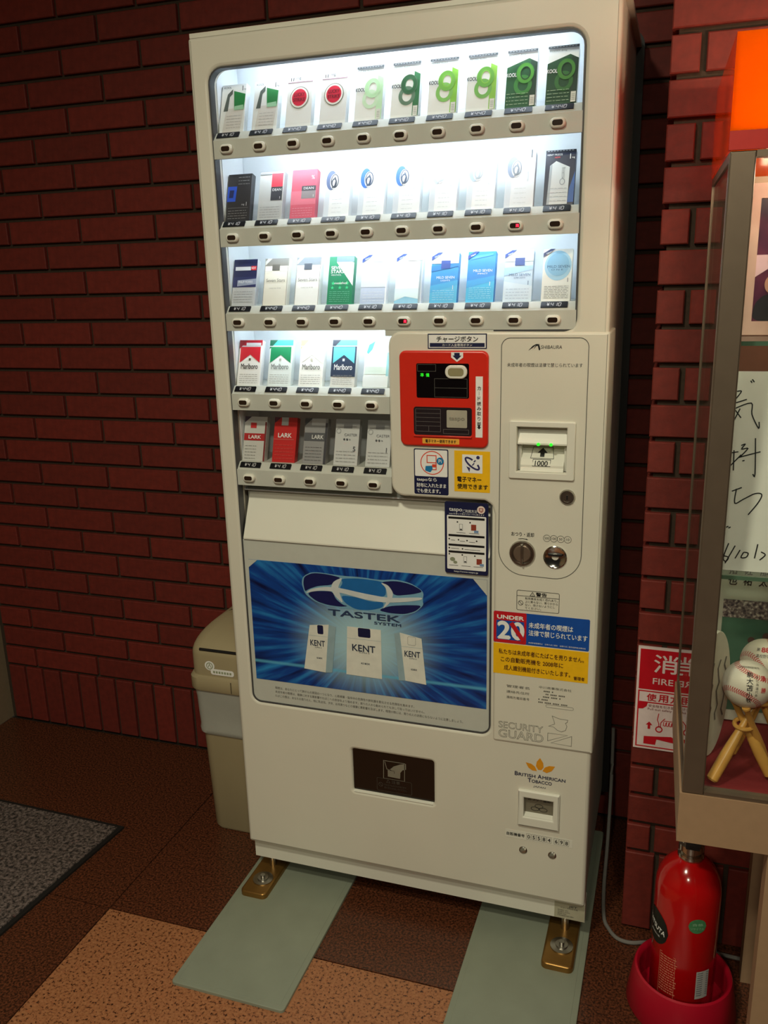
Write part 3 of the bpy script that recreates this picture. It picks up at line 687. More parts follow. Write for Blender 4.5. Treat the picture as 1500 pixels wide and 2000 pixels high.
# instruction sticker over the hood
tp = plate(VM, 'instruction_sticker', rect(.4855, .829, .5715, .9745, .004), NAVY, -.0014, .0010)
YT = -.0019
flat(tp, 'sticker_field', [rect(.490, .8375, .5675, .9475, .002)], WINK, YT)
mb = MB()
for z in (.9425, .9070, .8875, .8735): mb.flat([rect(.493, z - .0022, .5645, z + .0022)], YT - .0002)
for (xx, zz) in ((.511, .9345), (.536, .9345), (.4945, .8995), (.513, .8985), (.530, .898), (.549, .898), (.4945, .881), (.521, .8805), (.4945, .8685), (.5205, .868), (.5455, .8675)): mb.flat([ell(xx, zz, .0016, None, 10)], YT - .0002)
for (cx_, cz_) in ((.518, .9235), (.5265, .858)):
    mb.stroke(rect(cx_ - .003, cz_ - .006, cx_ + .003, cz_ + .007), .0005, YT - .0002, True); mb.flat([rect(cx_ - .002, cz_ - .005, cx_ + .002, cz_ - .0025)], YT - .0002)
for i, (a, b_, z) in enumerate(((.509, .527, .913), (.534, .554, .913), (.494, .512, .8455), (.519, .537, .8455), (.543, .562, .8455), (.498, .514, .8805), (.525, .556, .8795), (.498, .506, .897), (.516, .526, .896), (.534, .546, .895))): mb.stroke([(a, z), (b_, z)], .0009, YT - .0002)
mb.build('sticker_print', BLACK, tp, smooth=False, fix=False)
flat(tp, 'sticker_reader', [rect(.538, .919, .548, .931), rect(.549, .8505, .5595, .862)], M('brick_ink', (150, 62, 44), .5), YT - .0003)
flat(tp, 'sticker_tag', [rect(.544, .9145, .5525, .9195), rect(.5555, .8475, .5635, .8525)], M('pale_blue_ink', (120, 150, 190), .5), YT - .0004)
flat(tp, 'sticker_coin', [ell(.501, .858, .0052, .0042), ell(.5065, .852, .004, .003)], M('coin_ink', (140, 146, 120), .5), YT - .0003)
T(tp, [('taspo', .4945, .9580, .0085, dict(al='l', w=.026, bold=.01)), ('ご利用方法', .5215, .9572, .0066, dict(al='l', w=.028)), ('taspoを使って電子マネーでも買えます', .494, .9508, .0034, dict(al='l', w=.070)), ('http://www.taspo.jp', .528, .8330, .0042, dict(w=.048))], WINK, YT - .0003)
flat(tp, 'sticker_roundel', [ell(.5575, .9612, .0078)], M('pink_white_ink', (236, 216, 206), .5), YT - .0003)
lines(tp, 'sticker_roundel_print', [[(.554, .964), (.561, .964), (.561, .959), (.554, .959), (.554, .964)], [(.556, .957), (.560, .957)]], .0014, MATS['brick_ink'], YT - .0005)
# rating label on the skirt
rl = plate(VM, 'rating_label', rect(.717, .0585, .7805, .1000), M('label_silver', (176, 172, 150), .4), .0185, .0015)
T(rl, [('JET', .756, .0905, .0055, dict(w=.018, bold=.03)), ('たばこ自動販売機', .748, .0855, .0035, dict(w=.036)), ('定格電圧 100V', .724, .0790, .003, dict(al='l', w=.022)), ('定格電流 50/60Hz', .724, .0745, .003, dict(al='l', w=.026)), ('製造年 2008', .724, .0700, .003, dict(al='l', w=.018)), ('日本自動販売機工業会', .724, .0655, .003, dict(al='l', w=.034))], GREYI, .0181)
# levelling feet
BRZ = M('brass_bracket', (150, 112, 58), .32, metal=.75, var=.12, scale=25)
for xa in (.0, .703):
    ft = MB().plan([(a, b_) for a, b_ in rect(xa, -.063 if xa == 0 else -.078, xa + .066, .14, .012)], .0075, .021, bevel=.005).build('levelling_foot', BRZ, VM)
    cx_ = xa + .036; cy_ = -.012 if xa == 0 else -.02
    MB().lathe([(0, .012), (.0055, .012), (.0055, .006), (.013, .006), (.013, .003), (.024, .002), (.024, 0)], cx_, cy_, .021, 'z', 18).build('anchor_bolt', METAL, ft)
    MB().lathe([(.0085, 0), (.0085, .075)], cx_, cy_ + .055, .021, 'z', 14).build('foot_stem', METAL, ft)

# ================================================================ SAMPLE PACKS
GRP = 'sample cigarette packs in the lit window'
PW, PH, PD = .0515, .0935, .014
PKM = {}
def ink(c, k=''):
    n = 'print_%d_%d_%d' % c
    return M(n, c, .42, var=.02)
pack_box = {}
def pack(i, j, label, body, shapes, w=1.0, h=1.0, name='cigarette_pack'):
    z = ZB[i]; pw, ph = PW * w, PH * h
    t = thing(name, (XC[j], .0215, z + .0312), label, 'cigarette pack', GRP, local=True)
    t.rotation_euler = (math.radians(-18), 0, 0)
    key = (w, h, body)
    if key not in pack_box:
        pack_box[key] = MB().prism(rect(-pw / 2, 0, pw / 2, ph, .0008, 2), 0, PD, bevel=.0005, nb=1).mesh('carton', ink(body), True)
    link('carton', pack_box[key], t)
    U = lambda u: (u - .5) * pw
    V = lambda v: v * ph
    lay = 1
    for s in shapes:
        k = s[0]; y = -.00025 * lay; mb = MB(); nm = 'printed_panel'
        if k == 'r': mb.flat([rect(U(s[1]), V(s[2]), U(s[3]), V(s[4]))], y)
        elif k == 'p': mb.flat([[(U(a), V(b_)) for a, b_ in s[1]]], y)
        elif k == 'e': mb.flat([ell(U(s[1]), V(s[2]), s[3] * pw, s[4] * pw)], y); nm = 'emblem'
        elif k == 'o': mb.stroke(ell(U(s[1]), V(s[2]), s[3] * pw, s[4] * pw), s[5] * pw, y, True); nm = 'emblem'
        elif k == 'l':
            for l in s[1]: mb.stroke([(U(a), V(b_)) for a, b_ in l], s[2] * pw, y)
            nm = 'printed_line'
        elif k == 's': mb.stroke([(U(a), V(b_)) for a, b_ in s[1]], s[2] * pw, y); nm = 'emblem'
        elif k == 't':
            nm = 'lettering'
            for it in s[1]:
                o = dict(it[4]) if len(it) > 4 else {}
                if 'w' in o: o['w'] *= pw
                addtext(mb, it[0], U(it[1]), V(it[2]), it[3] * ph, y, **o)
        mb2 = link(nm, mb.mesh(nm, ink(s[-1]), fix=False), t); lay += 1
    return t
def small(v0, v1, n, u0=.1, u1=.9, w=.012):
    out = []
    for q in range(n):
        v = v1 - (v1 - v0) * q / max(1, n - 1); a = u0
        while a < u1 - .02:
            b_ = min(u1, a + .05 + .13 * random.random()); out.append([(a, v), (b_, v)]); a = b_ + .03
    return ('l', out, .016)
W0 = (238, 240, 240); K0 = (20, 22, 26)
# top row
for j, lb in ((0, 'white sample pack with a green corner, beside the lining of the top row'), (1, 'white sample pack with a green corner, beside a red bullseye pack')):
    pack(0, j, lb, (228, 232, 232), [('p', [(.12, 0), (.86, 0), (.95, .5), (.24, .5)], (214, 212, 208)), ('p', [(.12, .45), (.25, .80), (.45, .90), (.45, .8), (.34, .74), (.3, .45)], (86, 96, 92)),
        ('p', [(.5, .86), (.98, .78), (.95, .46), (.56, .46)], (34, 122, 62)), ('p', [(.56, .46), (.95, .46), (.92, .56), (.57, .54)], (150, 196, 160)), small(.1, .34, 5, .28, .85) + ((176, 174, 170),), ('t', [('1', .86, .90, .1), ('mg', .95, .87, .03), ('KOOL', .25, .93, .04, dict(w=.3))], K0)])
for j, lb in ((2, 'white sample pack with a red bullseye, beside the green-cornered pack'), (3, 'white sample pack with a red bullseye, beside the palest green ring pack')):
    pack(0, j, lb, W0, [('t', [('11', .12, .95, .07, dict(al='l', bold=.03)), ('mg', .33, .955, .06, dict(al='l'))], K0), ('r', .02, .88, .98, .895, (150, 112, 130)), ('e', .5, .58, .37, .40, (120, 130, 116)), ('e', .5, .58, .345, .375, (246, 244, 240)), ('e', .5, .58, .285, .31, (212, 24, 60)),
        ('t', [('LUCKY', .5, .635, .075, dict(w=.42, bold=.03)), ('STRIKE', .5, .535, .075, dict(w=.46, bold=.03))], (120, 10, 34))], h=1.02)
def ring_pack(j, lb, body, side, c1, c2, lc, bar=(44, 48, 52), txt=None):
    sh = [('p', [(0, 0), (1, 0), (1, .78), (.72, .86), (0, .72)], body), ('p', [(.78, .03), (1, .03), (1, .78), (.78, .84)], side),
          ('o', .56, .40, .235, .27, .13, c2), ('o', .62, .60, .225, .28, .14, c1), ('o', .63, .60, .155, .21, .03, side), ('o', .62, .60, .29, .345, .015, c2),
          ('t', [('KOOL', .17, .58, .07, dict(w=.34, bold=.03))], lc), ('r', 0, .965, 1, 1.01, bar), ('l', [[(.06 + .1 * q, .988), (.12 + .1 * q, .988)] for q in range(9)], .012, (190, 190, 190)),
          ('r', .82, .02, .98, .2, (232, 234, 226)), ('l', [[(.85, .06 + .03 * q), (.95, .06 + .03 * q)] for q in range(4)], .012, (120, 120, 116))]
    sh.append(('t', [(txt or 'NATURAL Menthol', .06, .915, .035, dict(al='l', w=.55))], (120, 124, 124)))
    if lc == W0: sh.append(small(.06, .24, 4, .05, .76) + ((176, 206, 170),))
    pack(0, j, lb, (240, 242, 240), sh, h=1.06)
ring_pack(4, 'sample pack with the palest green ring emblem on white', (244, 246, 244), (196, 232, 190), (186, 226, 178), (206, 234, 200), (96, 100, 100))
ring_pack(5, 'white sample pack with dark green ring emblem', (240, 242, 238), (44, 116, 70), (40, 98, 58), (96, 128, 104), (60, 64, 64))
ring_pack(6, 'white sample pack with lime green ring emblem, beside the dark green ring pack', (240, 242, 238), (132, 196, 62), (112, 178, 66), (128, 190, 90), (60, 64, 64))
ring_pack(7, 'white sample pack with lime green ring emblem, beside the solid green packs', (240, 242, 238), (140, 198, 70), (104, 172, 66), (116, 180, 84), (60, 64, 64))
ring_pack(8, 'solid green sample pack with ring emblem, beside the lime green ring pack', (24, 92, 52), (22, 64, 44), (84, 168, 60), (58, 140, 60), W0, txt='BOOST 8mg')
ring_pack(9, 'solid green sample pack with ring emblem, at the end of the top row', (24, 76, 44), (20, 54, 38), (72, 138, 52), (50, 112, 50), W0, txt='BOOST 8mg')
# second row
pack(1, 0, 'black sample pack with a blue square on its flank', (40, 40, 44), [('p', [(0, .42), (.36, .42), (.40, .74), (.02, .74)], (34, 78, 190)), ('p', [(.08, .5), (.26, .5), (.29, .66), (.1, .66)], (18, 30, 84)), ('t', [('1', .84, .36, .08), ('mg', .70, .34, .04)], (190, 190, 190)), ('l', [[(.08, .28), (.92, .28)]], .012, (130, 130, 130)), small(.06, .22, 4, .1, .9) + ((150, 150, 150),), small(.78, .92, 3, .45, .92) + ((150, 150, 150),)])
pack(1, 1, 'silver grey sample pack with a red and charcoal block', (186, 188, 188), [('r', .5, .68, .96, .96, (206, 48, 70)), ('r', .5, .40, .96, .68, (54, 56, 64)), ('t', [('DEAN', .74, .62, .05, dict(w=.36))], W0), ('t', [('1', .88, .45, .05)], W0), ('r', .03, .94, .5, .97, (150, 150, 150)), small(.05, .26, 5) + ((146, 146, 146),)])
pack(1, 2, 'pink and rose sample pack with a grey block', (214, 96, 118), [('r', .0, .28, 1, .56, (226, 122, 142)), ('r', .42, .40, .98, .62, (150, 142, 146)), ('r', .42, .56, .98, .66, (78, 80, 88)), ('t', [('DEAN', .70, .61, .045, dict(w=.4)), ('1', .9, .45, .05)], W0), ('t', [('%', .85, .83, .08)], (246, 200, 206)), small(.05, .2, 4) + ((232, 170, 182),)])
def swirl(j, lb, side, sw, body=(242, 245, 248), hh=1.0):
    pack(1, j, lb, body, [('p', [(0, 0), (.2, 0), (.22, .56), (.04, .56)], (214, 222, 232)), ('e', .25, .74, .20, .36, side), ('e', .37, .71, .17, .29, body), ('o', .385, .72, .14, .24, .035, sw), ('o', .365, .68, .085, .15, .05, sw), ('s', [(.30, .58), (.40, .62), (.44, .72), (.38, .80)], .05, sw),
        ('t', [('KENT', .78, .62, .32, dict(w=.07))], (188, 194, 202)), small(.08, .34, 4, .34, .74) + ((206, 210, 214),)], h=hh)
swirl(3, 'white sample pack with a slate swirl, beside the rose pack', (96, 112, 150), (70, 76, 90))
swirl(4, 'white sample pack with blue flank and swirl, beside the slate swirl pack', (60, 116, 200), (70, 84, 110))
swirl(5, 'white sample pack with blue flank and swirl, beside the palest swirl pack', (70, 122, 200), (86, 100, 124))
swirl(6, 'white sample pack with pale grey swirl, beside the blue swirl pack', (196, 208, 226), (204, 210, 218))
swirl(7, 'white sample pack with pale grey swirl, beside the silver flank pack', (176, 192, 216), (180, 188, 198))
swirl(8, 'white sample pack with silver flank and large numeral one', (140, 152, 176), (130, 138, 150), (232, 236, 242), 1.04)
tt = [o for o in bpy.data.objects if o.get('label', '').endswith('numeral one')][0]
link('lettering', (lambda mb: (addtext(mb, '1', .019, .093, .014, -.003), mb.mesh('lettering', ink((60, 62, 70)), fix=False))[1])(MB()), tt)
pack(1, 9, 'navy sample card picturing a silver white pack', (24, 34, 62), [('r', 0, .95, 1, 1.0, (18, 24, 44)), ('p', [(.8, .05), (1, .05), (1, .6), (.84, .3)], (40, 92, 168)), ('p', [(.12, .02), (.80, .02), (.82, .68), (.36, .80), (.16, .72)], (216, 222, 226)), ('p', [(.12, .02), (.2, .02), (.24, .74), (.16, .72)], (170, 180, 190)), ('t', [('KENT', .62, .58, .2, dict(w=.1))], (130, 136, 144)), ('o', .60, .42, .08, .1, .025, (150, 156, 166)),
     ('t', [('1', .82, .87, .09), ('mg', .92, .84, .03), ('KENT FREEZE', .06, .91, .03, dict(al='l', w=.5))], W0), ('t', [('NEW', .4, .86, .03)], (230, 60, 70)), ('l', [[(.06 + .1 * q, .975), (.12 + .1 * q, .975)] for q in range(9)], .014, (200, 204, 210)), small(.08, .3, 4, .22, .76) + ((176, 182, 188),)], h=1.04)
# third row
pack(2, 0, 'navy and silver sample pack with a red flash', (190, 194, 198), [('r', 0, .62, 1, 1, (26, 34, 78)), ('r', 0, .40, 1, .62, (40, 48, 96)), ('p', [(.2, .42), (1, .46), (1, .58), (.2, .55)], (150, 160, 184)), ('r', .08, .76, .74, .84, (206, 210, 218)), ('r', .76, .76, .98, .85, (214, 40, 52)), ('t', [('PHILIP MORRIS', .56, .51, .05, dict(w=.6))], W0), small(.08, .3, 5) + ((150, 152, 154),), ('t', [('NEW', .87, .805, .05, dict(w=.18))], W0)])
for j, lb, bd, top in ((1, 'ivory sample pack with a grey tab and silver top', (226, 222, 208), (120, 116, 108)), (2, 'plain white sample pack with a dark square tab', (240, 240, 236), (128, 136, 144))):
    pack(2, j, lb, bd, [('r', 0, .84, 1, 1, top), ('p', [(0, .84), (.3, 1), (.12, 1), (0, .92)], (196, 194, 186)), ('r', .32, .74, .64, .87, (92, 90, 84) if j == 1 else (74, 82, 94)), ('l', [[(.02, .0), (.02, 1)], [(.98, 0), (.98, 1)]], .02, (150, 148, 140)), ('t', [('Seven Stars', .5, .53, .07, dict(w=.78))], (120, 116, 106)), ('t', [('CHARCOAL FILTER', .5, .36, .025, dict(w=.5))], (150, 146, 136)), ('l', [[(.04, .72), (.32, .72)], [(.64, .72), (.96, .72)]], .01, (176, 172, 160))])
pack(2, 3, 'green sample pack with stars and a white slanted corner', (20, 132, 92), [('p', [(.36, 1), (.30, .88), (1, .38), (1, .86), (.9, .88)], (240, 242, 240)), ('r', .3, .88, 1, 1, (120, 144, 158)), ('t', [('SEVEN', .36, .76, .07, dict(w=.52, bold=.02)), ('STARS', .36, .68, .07, dict(w=.52, bold=.02)), ('MENTHOL', .32, .61, .03, dict(w=.4))], W0), ('t', [('★', .22, .44, .09), ('★', .5, .44, .09), ('★', .78, .44, .09), ('★', .2, .35, .08), ('★', .5, .35, .08), ('★', .78, .35, .08)], (60, 212, 140)), ('t', [('menthol', .52, .44, .05, dict(w=.5))], W0), small(.06, .26, 6) + ((120, 190, 160),)])
def ribbon(c=(24, 60, 138)): return [('p', [(0, .84), (.0, .92), (.24, 1.0), (.40, 1.0)], c), ('t', [('New', .19, .93, .035, dict(rot=.5))], W0)]
pack(2, 4, 'pale lilac sample pack with a navy corner ribbon', (240, 244, 248), [('r', .0, .0, .95, .34, (196, 208, 230)), ('r', 0, .0, .95, .12, (184, 198, 222)), ('r', .0, .34, .95, .48, (218, 226, 240)), ('r', .4, .86, 1, 1, (206, 208, 208)), small(.06, .24, 4) + ((226, 232, 240),)] + ribbon())
pack(2, 5, 'plain white sample pack with a navy corner ribbon and aqua foot', (242, 246, 248), [('p', [(0, 0), (.95, 0), (.95, .08), (.4, .14), (0, .05)], (140, 196, 222)), ('p', [(0, .05), (.4, .14), (.95, .08), (.95, .3), (0, .3)], (222, 240, 244)), ('r', .9, .0, .98, .85, (160, 174, 184)), ('r', .4, .86, 1, 1, (206, 208, 208))] + ribbon())
pack(2, 6, 'blue sample pack with a navy tab under a silver top', (40, 140, 206), [('p', [(0, 0), (1, 0), (1, .35), (0, .2)], (70, 178, 220)), ('p', [(0, .2), (1, .35), (1, .45), (0, .34)], (54, 162, 214)), ('p', [(0, .62), (1, .72), (1, .78), (0, .74)], (28, 118, 194)), ('r', 0, .78, 1, 1, (200, 204, 204)), ('r', .36, .68, .70, .84, (28, 64, 140)), ('t', [('MILD SEVEN', .55, .50, .05, dict(w=.66)), ('LIGHTS', .55, .44, .03, dict(w=.34)), ('1', .84, .30, .08)], W0), small(.06, .24, 5) + ((170, 216, 236),)] + ribbon())
pack(2, 7, 'bright blue sample pack printed edge to edge', (30, 132, 208), [('p', [(0, 0), (1, 0), (1, .42), (0, .28)], (44, 176, 222)), ('p', [(0, .28), (1, .42), (1, .52), (0, .42)], (38, 154, 216)), ('p', [(.1, .84), (.9, .92), (.9, .96), (.3, .92)], (66, 150, 214)), ('t', [('MILD SEVEN', .56, .62, .05, dict(w=.68)), ('IMPACT', .56, .56, .03, dict(w=.36)), ('1', .84, .36, .08)], W0), small(.08, .28, 6) + ((150, 220, 240),)] + ribbon())
pack(2, 8, 'ice blue sample pack with a navy tab under a silver top', (190, 212, 232), [('p', [(0, .0), (1, 0), (1, .3), (0, .4)], (206, 222, 236)), ('p', [(0, .5), (1, .62), (1, .7), (0, .66)], (160, 194, 224)), ('r', 0, .78, 1, 1, (204, 206, 204)), ('r', .36, .70, .70, .85, (40, 72, 140)), ('t', [('MILD SEVEN', .55, .52, .05, dict(w=.74)), ('SUPER LIGHTS', .55, .46, .03, dict(w=.4)), ('1', .86, .36, .08)], (70, 100, 140)), small(.06, .24, 4) + ((150, 168, 190),)] + ribbon())
pack(2, 9, 'white sample pack with a blue oval and navy corner', (228, 228, 222), [('e', .52, .68, .46, .52, (150, 196, 222)), ('e', .52, .70, .38, .40, (120, 178, 214)), ('t', [('MILD SEVEN', .54, .66, .05, dict(w=.76)), ('O N E', .5, .60, .03, dict(w=.4))], (40, 84, 130)), ('t', [('1', .88, .40, .08)], (90, 96, 104)), small(.06, .28, 8, .1, .92) + ((130, 130, 126),)] + ribbon((30, 44, 92)))
# fourth row
def roof(j, lb, top, roofc, bd, tx, corner, crest, frame=None):
    sh = [('r', 0, .88, 1, 1, top), ('p', [(0, .80), (.0, 1), (.34, 1)], corner), ('r', .30, .88, .95, .94, (240, 240, 240)) if roofc == (200, 26, 46) else ('r', 0, .855, 1, .87, bd),
          ('p', [(.06, .85), (.94, .85), (.94, .50), (.5, .68), (.06, .50)], roofc)]
    if frame: sh.insert(3, ('r', 0, .22, 1, .86, frame))
    sh += [('t', [('Marlboro', .5, .42, .12, dict(w=.74, bold=.01))], tx), ('s', [(.5, .545), (.5, .60)], .09, crest), small(.06, .24, 5) + ((160, 158, 152),)]
    pack(3, j, lb, bd, sh)
roof(0, 'white sample pack with a red chevron roof', (196, 28, 48), (200, 26, 46), (236, 236, 234), (40, 40, 42), (150, 22, 40), (90, 80, 60))
roof(1, 'white sample pack with a green chevron roof', (70, 190, 176), (14, 132, 84), (226, 234, 232), (120, 128, 128), (20, 96, 70), (170, 170, 160))
roof(2, 'ivory white sample pack with a faint gold chevron', (244, 238, 206), (246, 246, 242), (242, 242, 236), (110, 110, 108), (214, 196, 130), (190, 186, 170))
roof(3, 'navy sample pack with a turquoise chevron roof', (104, 186, 196), (96, 192, 200), (220, 220, 214), (240, 240, 240), (60, 66, 80), (200, 204, 204), frame=(34, 52, 78))
pack(3, 4, 'white sample pack with a mint leaf mark', (242, 248, 246), [('p', [(.08, .74), (.16, .90), (.40, .98), (.30, .80), (.14, .70)], (90, 212, 180)), ('r', .9, .06, 1, .74, (150, 206, 214)), ('r', .05, .28, .9, .44, (224, 238, 230)), ('l', [[(.2, .42 - .03 * q), (.74, .42 - .03 * q)] for q in range(4)], .012, (206, 222, 206)), ('r', 0, 0, 1, .24, (232, 238, 238))])
# fifth row
pack(4, 0, 'silver sample pack with a red name band', (204, 204, 200), [('p', [(0, .86), (0, 1), (.3, 1)], (60, 44, 70)), ('r', .28, .74, .54, .86, (200, 40, 46)), ('r', .02, .46, .98, .62, (178, 30, 36)), ('t', [('LARK', .5, .54, .08, dict(w=.56, bold=.02))], W0), ('r', .93, .0, 1, .88, (120, 40, 44)), small(.06, .34, 5, .1, .6) + ((150, 150, 148),)])
pack(4, 1, 'solid red sample pack with white lettering', (198, 28, 30), [('p', [(0, .86), (0, 1), (.3, 1)], (90, 30, 60)), ('r', .32, .82, .62, 1, (186, 190, 190)), ('t', [('LARK', .5, .60, .10, dict(w=.6, bold=.02))], W0), ('l', [[(.04, .51), (.9, .51)]], .012, (230, 150, 140)), small(.08, .38, 5) + ((220, 90, 84),)])
pack(4, 2, 'dark silver sample pack with a charcoal name band', (150, 150, 152), [('p', [(0, .82), (0, 1), (.34, 1)], (70, 74, 82)), ('r', .3, .84, .9, .99, (190, 192, 194)), ('r', .02, .50, .92, .68, (84, 86, 92)), ('t', [('LARK', .6, .59, .09, dict(w=.5, bold=.02))], (226, 226, 226)), ('r', .9, 0, 1, .9, (60, 60, 68)), small(.08, .36, 5, .1, .8) + ((110, 110, 114),)])
for j, lb, n in ((3, 'pale grey sample pack with small dark dots, beside the charcoal band pack', '5'), (4, 'pale grey sample pack with small dark dots and the numeral one', '1')):
    pack(4, j, lb, (206, 208, 208), [('r', 0, .88, 1, 1, (176, 180, 184)), ('r', .34, .80, .70, .90, (150, 152, 156)), ('o', .14, .74, .09, .09, .03, (166, 168, 170)), ('t', [('CASTER', .66, .66, .055, dict(w=.54))], (110, 112, 118)), ('e', .40, .56, .04, .04, (70, 72, 78)), ('e', .52, .56, .04, .04, (70, 72, 78)), ('e', .63, .56, .025, .025, (120, 122, 128)), ('t', [(n, .84, .36, .1)], (70, 74, 84)), small(.08, .3, 4) + ((160, 162, 164),), ('l', [[(.1, .82), (.9, .84)]], .012, (120, 122, 126))])

# ================================================================ FLOOR THINGS
PLM = M('grey_green_steel', (136, 142, 126), .42, var=.05, scale=14)
for xa, xb, ya, lb, hs, rz in ((-.016, .2385, -.3355, 'grey-green steel base plate with four drilled holes, beside the waste bin', ((.078, .0), (.112, .002), (.146, .004), (.138, -.125), (-.0, -.290)), 0),
                       (.546, .790, -.3360, 'grey-green steel base plate beside the fire extinguisher', ((.612, -.003), (.655, -.012), (.695, -.020)), 0)):
    t = thing('base_plate', ((xa + xb) / 2, (ya + .42) / 2, 0), lb, 'steel plate', 'steel plates under the machine')
    MB().plan(rect(xa, ya, xb, .42, .008), 0.0, .007, bevel=.0015).build('plate_sheet', PLM, t)
    for hx, hy in hs:
        MB().lathe([(0, .0074), (.0042, .0074), (.0046, .0068)], hx, hy, 0, 'z', 14).build('bolt_hole', BLACK, t)
    MB().plan(rect(xa + .012, ya + .012, xb - .012, .41, .003), .0069, .0076, bevel=.0004).build('plate_tread', PLM, t)

# mat
mt = thing('floor_mat', (-.85, -.4, 0), 'grey speckled carpet mat with black rubber edge', 'mat')
mp = [(-.421, .085), (-1.12, .096), (-1.14, -1.3), (-.535, -1.3)]
MB().plan(mp, 0, .006).build('rubber_edge', M('black_rubber', (20, 17, 15), .7), mt, smooth=False)
cp = offs(ccw(mp), .012)
pile = MB()
nx, ny = 150, 300
pile.plan(cp, .0055, .0095)
pile.build('carpet_pile', speckle('grey_carpet', (88, 76, 72), (30, 25, 23), (122, 108, 104), 110, .95, bump=.9, amt=(.36, .5, .62)), mt, smooth=False)

# waste bin
BIN = M('beige_bin_plastic', (164, 150, 118), .42, var=.03, scale=10)
bn = thing('waste_bin', (-.105, .305, 0), 'beige swing-lid waste bin with a plastic bag under its rim', 'bin')
def loft(mb, secs, n=6):
    k = None; vs = []
    for (x0, y0, x1, y1, r_, z) in secs:
        q = rect(x0, y0, x1, y1, r_, n); k = len(q); vs += [(a, b_, z) for a, b_ in q]
    fs = [(j * k + i, j * k + (i + 1) % k, (j + 1) * k + (i + 1) % k, (j + 1) * k + i) for j in range(len(secs) - 1) for i in range(k)]
    fs += [tuple(range(k))[::-1], tuple(range((len(secs) - 1) * k, len(secs) * k))]
    return mb.add(vs, fs)
loft(MB(), [(-.192, .160, -.018, .445, .028, 0.002), (-.196, .156, -.016, .448, .03, .010), (-.206, .146, -.010, .458, .03, .425)]).build('bin_body', BIN, bn)
loft(MB(), [(-.2035, .149, -.0105, .4575, .03, .282), (-.2085, .1435, -.0085, .46, .03, .288), (-.2095, .1425, -.008, .461, .03, .298), (-.208, .144, -.009, .460, .03, .308), (-.2095, .142, -.008, .462, .03, .345), (-.2105, .141, -.008, .463, .03, .385), (-.2125, .139, -.007, .464, .03, .405), (-.213, .138, -.007, .464, .03, .428)]).build('plastic_bag', M('milky_bag', (166, 166, 158), .3, bump=.8, scale=14, var=.04), bn)
loft(MB(), [(-.216, .134, -.005, .468, .032, .412), (-.218, .132, -.004, .470, .032, .416), (-.218, .132, -.004, .470, .032, .446), (-.214, .137, -.006, .466, .032, .453)]).build('lid_rim', BIN, bn)
dm = []
for i in range(11):
    t = i / 10; a = math.pi / 2 * t
    dm.append((-.212 + .045 * (1 - math.cos(a)), .139 + .15 * (1 - math.cos(a)) ** 1.0, -.007 - .045 * (1 - math.cos(a)), .464 - .15 * (1 - math.cos(a)), .032 if i < 9 else .02, .505 + .062 * math.sin(a)))
loft(MB(), [(-.212, .139, -.007, .464, .032, .450)] + dm).build('lid_hood', BIN, bn)
flp = []
for i in range(9):
    t = .18 + .8 * i / 8; a = math.pi / 2 * t
    flp.append((.139 + .15 * (1 - math.cos(a)) - .002, .505 + .062 * math.sin(a) + .002))
fx0, fx1 = -.178, -.035
vs = []; fs = []
for (y, z), nn in zip(flp, range(9)):
    ins = .03 * (nn / 8) ** 1.5
    vs += [(fx0 + ins, y, z), (fx1 - ins, y, z), (fx0 + ins, y + .004, z - .004), (fx1 - ins, y + .004, z - .004)]
for i in range(8):
    a = i * 4; fs += [(a, a + 1, a + 5, a + 4), (a + 2, a + 6, a + 7, a + 3), (a, a + 4, a + 6, a + 2), (a + 1, a + 3, a + 7, a + 5)]
fs += [(0, 2, 3, 1), (32, 33, 35, 34)]
MB().add(vs, fs).build('lid_flap', BIN, bn)
MB().tube([(fx0 - .001, flp[0][0] - .0005, flp[0][1] - .0035), (fx1 + .001, flp[0][0] - .0005, flp[0][1] - .0035)], .0036, 8).build('flap_gap', BLACK, bn)
stk = flat(bn, 'recycling_sticker', [ell(-.152, .481, .0135, .0125)], WINK, .1378)
flat(bn, 'sticker_tail', [rect(-.150, .4585, -.086, .474, .006)], WINK, .1376)
mb = MB(); mb.stroke(ell(-.152, .481, .0082, None, 14), .0022, .1372, True); mb.stroke([(-.156, .477), (-.152, .486), (-.148, .477)], .002, .1372)
for q in range(7): mb.stroke([(-.143 + q * .0075, .466), (-.138 + q * .0075, .466)], .006, .1372)
mb.build('sticker_print', M('faint_green', (150, 158, 128), .5), bn, smooth=False, fix=False)
MB().box(-.0945, .1306, .4165, -.0925, .134, .4455).build('rim_notch', M('seam_brown', (90, 80, 60), .6), bn, smooth=False)

# ================================================================ FIRE EXTINGUISHER CORNER
EX, EY = .976, -.08
RED = M('extinguisher_red', (186, 12, 14), .16, var=.03, coat=.4)
ex = thing('fire_extinguisher', (EX, EY, .02), 'red fire extinguisher with black oval and green round labels', 'fire extinguisher')
MB().lathe([(0, .022), (.055, .022), (.059, .028), (.0595, .268), (.0585, .284), (.0545, .301), (.047, .316), (.037, .328), (.028, .335), (.0225, .339), (0, .339)], EX, EY, 0, 'z', 48).build('cylinder_body', RED, ex)
MB().lathe([(0, .32), (.0225, .32), (.024, .324), (.0235, .332), (.019, .334), (.019, .338), (.023, .34), (.023, .352), (.018, .354), (.014, .37), (0, .37)], EX, EY, .016, 'z', 32).build('neck_ring', CHROME, ex)
MB().box(EX - .012, EY - .05, .386, EX + .012, EY + .055, .398).box(EX - .012, EY - .075, .411, EX + .012, EY + .03, .419).box(EX - .01, EY - .012, .386, EX + .01, EY + .012, .419).build('valve_lever', M('lever_black', (24, 22, 22), .4), ex, smooth=False)
